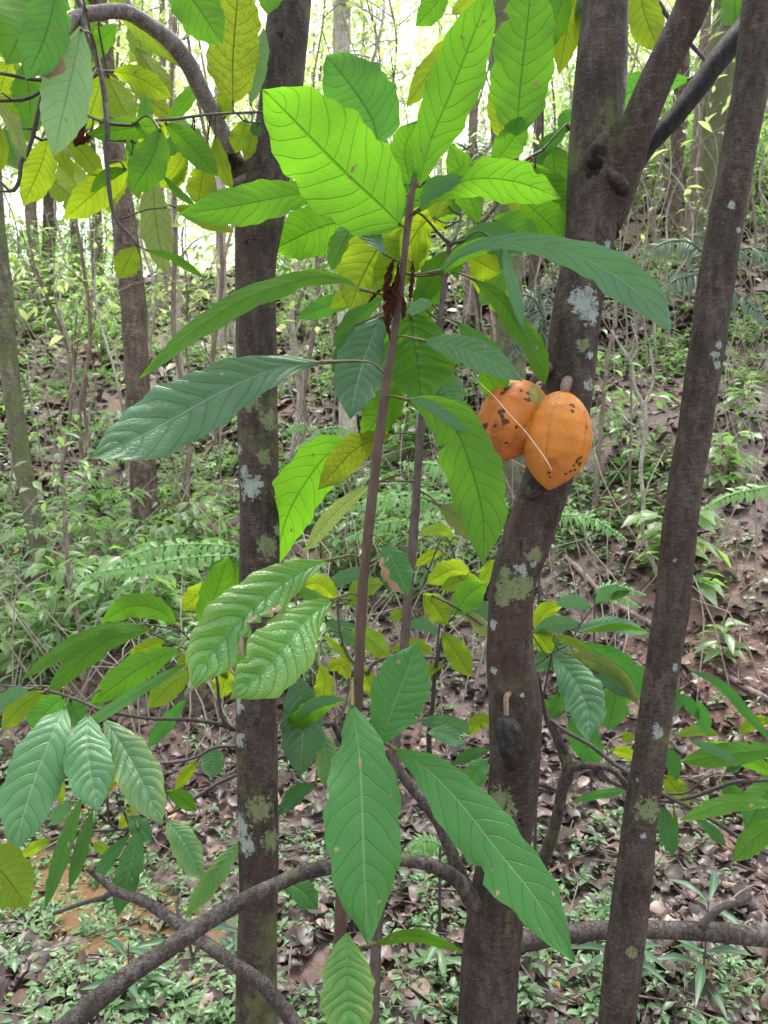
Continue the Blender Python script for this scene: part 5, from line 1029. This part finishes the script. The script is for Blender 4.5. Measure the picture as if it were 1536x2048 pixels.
def slim(pts, mat, label, n=0, leafm=None, ls=.1, name='slender_sapling', group=None, forks=None):
    b = ground(pts[-1][0], pts[-1][1]); d = (b - CAM).dot(FW)
    path = [tuple(at(x, y, d)) + (w_ * .5 / F * d,) for (x, y, w_) in pts]
    path[-1] = tuple(b - np.array([0, 0, .03])) + (path[-1][3] * 1.2,)
    o = thing(name, b, label, 'sapling', group); g = Geo()
    for br in (forks or ()): tube_geo(g, [tuple(at(x, y, d)) + (w_ * .5 / F * d,) for (x, y, w_) in br], 7, .03, .1, 3)
    P = tube_geo(g, path, 10, .03, .08, int(pts[0][0])); g.build('stem', MK[mat], o)
    if n:
        g = Geo(); k = rng.integers(0, len(P) // 2, n); p = P[k] + rng.normal(0, .10, (n, 3))
        a = rng.uniform(0, 6.283, n); dd = np.stack([np.cos(a), np.sin(a), rng.uniform(-.5, .2, n)], 1)
        cloud_geo(g, p, dd, np.stack([rng.normal(0, .3, n), rng.normal(-.2, .3, n), np.ones(n)], 1), rng.uniform(.7, 1.2, n) * ls, rng.uniform(.3, .5, n) * ls, rng.uniform(0, 1, n), curl=-.2)
        g.build('foliage', leafm or M_bush, o)
    return o, path, d
slim([(1222, 660, 4), (1246, 700, 5), (1262, 725, 6), (1268, 760, 6), (1272, 780, 7), (1286, 812, 10), (1291, 850, 9), (1288, 890, 9), (1281, 940, 8), (1287, 1000, 8), (1284, 1050, 8), (1290, 1085, 8), (1304, 1120, 9), (1325, 1170, 10)], 'white', 'crooked white barked sapling between the pod tree and the slim right trunk', forks=[[(1286, 815, 8), (1300, 785, 6), (1307, 760, 5), (1305, 730, 4), (1300, 700, 3)], [(1262, 725, 4), (1275, 690, 3), (1262, 640, 2)], [(1285, 1010, 4), (1300, 960, 3), (1330, 900, 2)]])
slim([(1310, 730, 5), (1300, 775, 6), (1285, 812, 9), (1287, 840, 9), (1290, 1100, 3)][:4] + [(1289, 880, 8)], 'white', 'forked white twig beside the crooked white sapling') if False else None
slim([(1230, 640, 6), (1215, 720, 8), (1205, 820, 9), (1196, 930, 10), (1188, 1040, 12)], 'tan', 'thin brown sapling just right of the orange pods', 26)
slim([(1262, 700, 4), (1262, 860, 5), (1258, 980, 6), (1255, 1070, 7)], 'tan', 'fine grey stem right of the pods in front of the bank', 10)
slim([(120, 830, 4), (128, 1000, 8), (138, 1150, 9), (165, 1290, 10), (172, 1400, 11)], 'tan', 'thin grey sapling standing right of the mossy left trunk', 60)
slim([(372, 760, 6), (378, 860, 7), (372, 960, 8), (370, 1010, 9)], 'tan', 'thin leafy sapling in front of the brown background trunk', 60)
slim([(180, 450, 5), (200, 560, 5), (210, 640, 6)], 'brown', 'thin dark stem leaning at the upper left', 40)

# ---- many slender stems, shrubs and trees up the slope: built once, copied
def copy_tree(o):
    c = o.copy(); COL.objects.link(c)
    for ch in [x for x in bpy.data.objects if x.parent == o]:
        k = ch.copy(); COL.objects.link(k); k.parent = c
    return c
def proto_shrub(h, nl, ls, seed, mat, tint=(0, 1), label='', name='undergrowth_shrub', cat='shrub', group='', asp=.4):
    o = thing(name, (0, 0, 0), label, cat, group); g = Geo(); gl = Geo(); r = np.random.default_rng(seed)
    P = []
    for s_ in range(r.integers(2, 5)):
        a = r.uniform(0, 6.28); l_ = r.uniform(.2, .5) * h; pts = [(0, 0, -.05, .008 * h), (math.cos(a) * l_ * .3, math.sin(a) * l_ * .3, h * .5, .006 * h), (math.cos(a) * l_, math.sin(a) * l_, h * r.uniform(.8, 1.1), .003 * h)]
        P.append(tube_geo(g, pts, 6, .08, .1, s_, False))
    P = np.vstack([q[len(q) // 3:] for q in P]); k = r.integers(0, len(P), nl)
    a = r.uniform(0, 6.283, nl); dd = np.stack([np.cos(a), np.sin(a), r.uniform(-.45, .35, nl)], 1); tw = r.uniform(0, .3, nl)[:, None] * h
    p = P[k] + dd * tw * np.array([1, 1, .3])
    cloud_geo(gl, p, dd, np.stack([r.normal(0, .25, nl), r.normal(-.1, .25, nl), np.ones(nl)], 1), r.uniform(.6, 1.2, nl) * ls, r.uniform(.8, 1.2, nl) * ls * asp, np.clip(r.uniform(tint[0], tint[1], nl), 0, 1), curl=-.25)
    g.build('stem', MK['tan'], o); gl.build('foliage', mat, o); return o
def scatter(protos, spots, zs=(0.8, 1.3)):
    used = set()
    for i, (x, y) in enumerate(spots):
        p = protos[i % len(protos)]
        o = p if p.name not in used else copy_tree(p); used.add(p.name)
        o.location = (x, y, gz(x, y)); s_ = rnd.uniform(*zs); o.scale = (s_, s_, s_); o.rotation_euler = (0, 0, rnd.uniform(0, 6.28))
def spots_fan(n, y0, y1, half=.56, excl=()):
    res = []
    while len(res) < n:
        y = math.exp(rnd.uniform(math.log(y0), math.log(y1))); x = rnd.uniform(-half, half) * y
        res.append((x, y))
    return res
sh = [proto_shrub(.45, 70, .13, 1, M_bush, (0, .6), 'knee high leafy shrub on the forest floor behind the cacao trees', group='leafy shrubs on the slope'),
      proto_shrub(.55, 90, .11, 2, M_herb, (.2, 1), 'pale leaved low shrub on the forest floor behind the cacao trees', group='pale leaved shrubs on the slope'),
      proto_shrub(.35, 50, .15, 3, M_bush, (.3, 1), 'small broad leaved shrub on the forest floor behind the cacao trees', group='broad leaved shrubs on the slope', asp=.5)]
scatter(sh, [p_ for p_ in spots_fan(230, 3.8, 20) if (p_[0] < .1 * p_[1] and (p_[1] > 7 or rnd.random() < .6)) or rnd.random() < .17], (.45, 1.25))
sh2 = [proto_shrub(1.6, 260, .16, 5, M_bush, (.2, 1), 'head high green bush farther up the slope', group='tall bushes up the slope'),
       proto_shrub(2.2, 300, .18, 6, M_herb, (.2, .9), 'tall pale green bush farther up the slope', group='tall pale bushes up the slope')]
scatter(sh2, [p_ for p_ in spots_fan(70, 11, 28) if p_[0] > -.2 * p_[1] or rnd.random() < .9], (.7, 1.4))
def proto_thin(h, seed, lean, label, group, nl=60, mat='tan', r0=.018):
    o = thing('thin_tree', (0, 0, 0), label, 'tree', group); r = np.random.default_rng(seed); g = Geo(); gl = Geo()
    pts = [(0, 0, -.1, r0)] + [(lean * h * (q ** 1.5) + r.normal(0, .03 * h * q + .02), r.normal(0, .1), h * q, r0 * (1 - .7 * q)) for q in (.14, .28, .42, .56, .7, .85, 1)]
    P = tube_geo(g, pts, 7, .15, .08, seed, False)
    for b in range(7):
        k = r.integers(len(P) // 3, len(P) - 1); a = r.uniform(0, 6.28); L = r.uniform(.3, .9)
        e = P[k] + np.array([math.cos(a) * L, math.sin(a) * L, r.uniform(0, .6)]); tube_geo(g, [tuple(P[k]) + (r0 * .35,), tuple((P[k] + e) / 2 + np.array([0, 0, .08])) + (r0 * .25,), tuple(e) + (.003,)], 5, .1, .1, b, False)
        m_ = nl // 7; p = P[k] + (e - P[k]) * r.uniform(.3, 1.1, (m_, 1)) + r.normal(0, .14, (m_, 3)); aa = r.uniform(0, 6.28, m_)
        cloud_geo(gl, p, np.stack([np.cos(aa), np.sin(aa), r.uniform(-.6, .2, m_)], 1), np.stack([r.normal(0, .4, m_), r.normal(0, .4, m_), np.ones(m_)], 1), r.uniform(.07, .15, m_), r.uniform(.035, .06, m_), r.uniform(0, 1, m_), curl=-.2)
    g.build('trunk', MK[mat], o); gl.build('crown', M_far, o); return o
th = [proto_thin(4.5, 21, .06, 'thin leafy pole tree on the slope, one of many', 'thin pole trees on the slope', 110),
      proto_thin(5.5, 22, -.12, 'thin grey tree leaning on the slope, one of many', 'leaning thin trees on the slope', 120, 'pale', .022),
      proto_thin(3.2, 23, .15, 'bare looking pale stem on the slope, one of many', 'bare pale stems on the slope', 30, 'white', .010),
      proto_thin(6.5, 24, .02, 'tall dark thin tree on the slope, one of many', 'tall dark thin trees on the slope', 150, 'tan', .028),
      proto_thin(3.6, 25, -.22, 'leaning bare white stem on the slope, one of many', 'leaning bare white stems on the slope', 24, 'white', .009)]
scatter(th, spots_fan(130, 6, 30), (.6, 1.3))
def proto_big(h, seed, label, group, mat='brown', n=1500, r0=.12, leaf=.20, rad=2.2):
    o = thing('forest_tree', (0, 0, 0), label, 'tree', group); g = Geo(); gl = Geo()
    tube_geo(g, [(0, 0, -.2, r0 * 1.3), (.1, 0, h * .3, r0), (0, .1, h * .7, r0 * .7), (.2, 0, h, r0 * .3)], 12, .2, .06, seed, False)
    cl = crown_cloud(gl, np.array([0, 0, h * .85]), rad, n, leaf)
    for c in cl[:9]: tube_geo(g, [(0, .1, h * .6, r0 * .4), tuple((c + np.array([0, 0, h * .6])) / 2) + (r0 * .25,), tuple(c) + (.01,)], 6, .3, .1, 2, False)
    g.build('trunk', MK[mat], o); gl.build('crown', M_far, o); return o
bt = [proto_big(8, 31, 'tall tree with a loose light green crown far up the slope', 'tall trees far up the slope', 'brown', 1500),
      proto_big(6.5, 32, 'pale trunked tree with a small leaf crown far up the slope', 'pale trunked trees far up the slope', 'pale', 1300, .08, .17, 1.9)]
scatter(bt, spots_fan(24, 16, 38, .6), (.8, 1.3))
# far-off wood beyond the crest
g = Geo(); n = 105000
x = rng.uniform(-1, 1, n); y = rng.uniform(19, 60, n); x = x * y * .7; base = height(x, y); z = base + rng.beta(1.2, 1.5, n) * 13
dens = vnoise(x, z * 3 + y, .55, 3) + vnoise(x * 1.5, z * 2, 1.1, 4); kp = dens > rng.uniform(-1.25, 1.0, n) + np.clip((z - base) / 13, 0, 1) * 1.0 - .3 * (x > 4) + .12 * (x < 1); x, y, z = x[kp], y[kp], z[kp]; n = len(x)
a = rng.uniform(0, 6.283, n)
cloud_geo(g, np.stack([x, y, z], 1), np.stack([np.cos(a), np.sin(a), rng.uniform(-.6, .3, n)], 1), np.stack([rng.normal(0, .6, n), rng.normal(-.3, .6, n), np.ones(n)], 1), rng.uniform(.15, .40, n), rng.uniform(.08, .2, n), rng.uniform(0.2, 1, n), curl=-.2)
o = g.build('far_wood', M_mist); tag(o, 'distant light green wood along the top of the slope', 'wood', kind='stuff')

# ================================================================== ferns and palms
def frond(g, P, wid, n=26, up=(0, 0, 1), droop=.25, tint=.6, seed=0, asp=.16, ang=62, fill=1.):
    C, L = catmull(P, n); r = np.random.default_rng(seed); T = norm(np.gradient(C, axis=0)); upv = np.array(up, float)
    S = norm(np.cross(T, upv)); t = np.linspace(0, 1, n); ww = np.interp(t, [0, .1, .3, .6, .9, 1], [.2, .75, 1, .85, .35, .1]) * wid * .5
    for sgn in (-1, 1):
        d = S * sgn * math.sin(R(ang)) + T * math.cos(R(ang)) - np.array([0, 0, 1]) * droop * r.uniform(.3, 2.2, (n, 1)) + r.normal(0, .13, (n, 3))
        cloud_geo(g, C, d, np.tile(upv, (n, 1)) + r.normal(0, .1, (n, 3)), ww * r.uniform(.65, 1.15, n), np.full(n, L / n * 1.05 * fill), np.clip(tint + r.uniform(-.25, .25, n), 0, 1), curl=-.25)
    return C
def fern(label, fr, name='fern', cat='fern', mat=None, group=None, stemw=.003):
    """fr: list of (px path [(x,y)..], width_px, depth0, depth1)"""
    p0 = fr[0][0][0]; base = at(p0[0], p0[1], fr[0][2]); 
    o = thing(name, (base[0], base[1], gz(base[0], base[1])), label, cat, group)
    for i, (pth, wd, d0, d1) in enumerate(fr):
        P = [at(x, y, d0 + (d1 - d0) * k / (len(pth) - 1)) for k, (x, y) in enumerate(pth)]
        g = Geo(); C = frond(g, P, wd / F * (d0 + d1) / 2, n=22, seed=i, tint=.65, up=(0, -.75, .8))
        tube_geo(g, [tuple(P[0]) + (stemw,)] + [tuple(q) + (stemw * .8,) for q in P[1:-1]] + [tuple(P[-1]) + (.0008,)], 6, .03, .02, 1, False)
        g.build('frond', mat or M_fern, o)
    g = Geo(); gb = np.array([base[0], base[1], gz(base[0], base[1]) - .02]); tube_geo(g, [tuple(gb) + (stemw * 2,), tuple((gb + base) / 2) + (stemw * 1.6,), tuple(base) + (stemw * 1.3,)], 8, .03, .05); g.build('stalk', MTwig, o)
fern('pale green fern fronds arching left behind the straight trunk', [([(470, 1095), (400, 1088), (300, 1098), (220, 1135)], 70, 2.9, 2.7), ([(470, 1110), (380, 1115), (290, 1130), (180, 1150), (138, 1185)], 60, 2.8, 2.6), ([(475, 1125), (420, 1180), (400, 1230)], 50, 2.8, 2.7)])
fern('fern with pale fronds behind the second sapling', [([(1010, 1000), (950, 960), (880, 930), (800, 925)], 90, 3.2, 3.1), ([(1015, 1010), (950, 1000), (860, 1000), (790, 1020)], 80, 3.2, 3.1), ([(880, 985), (800, 990), (700, 1010), (620, 1030)], 60, 3.1, 3.0), ([(820, 1040), (760, 1050), (690, 1080)], 50, 3.1, 3.0)])
fern('fern frond arching just right of the leaning trunk below the pods', [([(1080, 1040), (1140, 1030), (1200, 1045), (1252, 1080)], 62, 2.3, 2.2), ([(1080, 1030), (1095, 1020), (1130, 1015), (1150, 1020)], 30, 2.3, 2.3)])
fern('single fern frond reaching in from the right edge', [([(1600, 965), (1530, 975), (1460, 990), (1400, 1022)], 60, 2.2, 2.1)])
fern('small fern between the leaning trunks on the bank', [([(1190, 1180), (1230, 1170), (1290, 1190)], 44, 2.9, 2.8), ([(1190, 1185), (1240, 1195), (1280, 1215)], 40, 2.9, 2.8)])
fern('fern on the slope behind the sapling, left of the pale trunk', [([(640, 860), (600, 850), (560, 870)], 40, 5, 5), ([(640, 860), (680, 855), (720, 880)], 40, 5, 5), ([(640, 862), (620, 880), (590, 900)], 36, 5, 4.8)])
fern('low fern at the foot of the second sapling', [([(880, 1690), (850, 1680), (810, 1700)], 50, 2.3, 2.2), ([(880, 1690), (850, 1700), (815, 1730)], 44, 2.3, 2.2)])
fern('grey green palm with drooping fronds on the bank behind the right trunks', [([(1420, 520), (1470, 500), (1530, 500), (1600, 540)], 110, 5.5, 5.4), ([(1420, 520), (1380, 485), (1330, 485), (1280, 515)], 110, 5.5, 5.4), ([(1420, 520), (1400, 545), (1350, 560), (1300, 600)], 100, 5.5, 5.3), ([(1420, 520), (1440, 560), (1490, 600), (1540, 650)], 90, 5.5, 5.3), ([(1420, 520), (1410, 470), (1430, 440)], 70, 5.5, 5.5)], 'palm', 'palm', M_palm, stemw=.01)
fern('dark palm fronds behind the pod tree left of its lichen patch', [([(1090, 640), (1070, 600), (1040, 590), (1000, 610)], 90, 5.2, 5.1), ([(1090, 640), (1060, 640), (1040, 680), (1020, 720)], 80, 5.2, 5.1), ([(1090, 640), (1080, 590), (1095, 550)], 70, 5.2, 5.2), ([(1090, 640), (1075, 680), (1065, 730)], 70, 5.2, 5.2)], 'palm', 'palm', M_palm, stemw=.01)
fern('dark blue green palm far behind the hanging leaf', [([(960, 330), (920, 290), (870, 300)], 60, 9, 9), ([(960, 330), (990, 280), (1020, 290)], 60, 9, 9), ([(960, 330), (950, 270), (960, 230)], 60, 9, 9), ([(960, 330), (910, 340), (880, 380)], 60, 9, 9)], 'palm', 'palm', M_palm, stemw=.02)

# ---- leafy herbs that stand out near the camera
def herb_thing(px, py, label, spec, mat=None, h=.12, name='broadleaf_herb'):
    b = ground(px, py); d = (b - CAM).dot(FW); o = thing(name, b, label, 'plant'); r = np.random.default_rng(int(px)); g = Geo(); gl = Geo()
    n, ll, asp, hh = spec
    tube_geo(g, [tuple(b - np.array([0, 0, .01])) + (.003,), tuple(b + np.array([.01, 0, hh * .5])) + (.0025,), tuple(b + np.array([.015, 0, hh])) + (.0015,)], 6, .02, .05, 1, False)
    z = r.uniform(.2, 1, n) * hh; a = np.arange(n) * 2.4; dd = np.stack([np.cos(a), np.sin(a), r.uniform(-.1, .6, n)], 1)
    p = b + np.stack([.015 * z / hh, np.zeros(n), z], 1)
    cloud_geo(gl, p, dd, np.stack([r.normal(0, .15, n), r.normal(-.3, .15, n), np.ones(n)], 1), r.uniform(.8, 1.2, n) * ll, np.full(n, ll * asp), r.uniform(.1, .8, n), curl=-.3)
    g.build('stem', MTwig, o); gl.build('foliage', mat or M_herb, o)
herb_thing(250, 2010, 'bluish lance leaved herb at the bottom left beneath the long bough', (14, .12, .22, .18), M_darkherb)
herb_thing(470, 1935, 'bluish tufted herb behind the crossing branches at lower left', (14, .10, .28, .12), M_darkherb)
herb_thing(1240, 2010, 'dark lance leaved plant at the bottom right behind the slim trunk', (12, .13, .2, .26), M_darkherb)
herb_thing(1400, 2000, 'bluish lance leaved plant at the bottom right corner area', (12, .14, .2, .28), M_darkherb)
herb_thing(870, 1960, 'lance leaved seedling standing in front of the leaning trunk base', (9, .10, .25, .14))
herb_thing(60, 930, 'bright leafed seedling at the left edge in front of the mossy trunk', (14, .16, .3, .35), M_bush)
herb_thing(130, 1290, 'broad blue green herb on the left slope', (16, .17, .35, .25))
herb_thing(40, 1200, 'blue green herb below the mossy left trunk', (16, .17, .35, .28))
herb_thing(1330, 1140, 'bright green herb on the bank just right of the slim trunk', (16, .13, .4, .2), M_bush)
herb_thing(1440, 1330, 'broad leaved green herb on the right bank by the pale branch', (16, .13, .4, .2), M_bush)
herb_thing(1480, 860, 'light green herb on the upper right bank', (20, .18, .35, .3), M_bush)
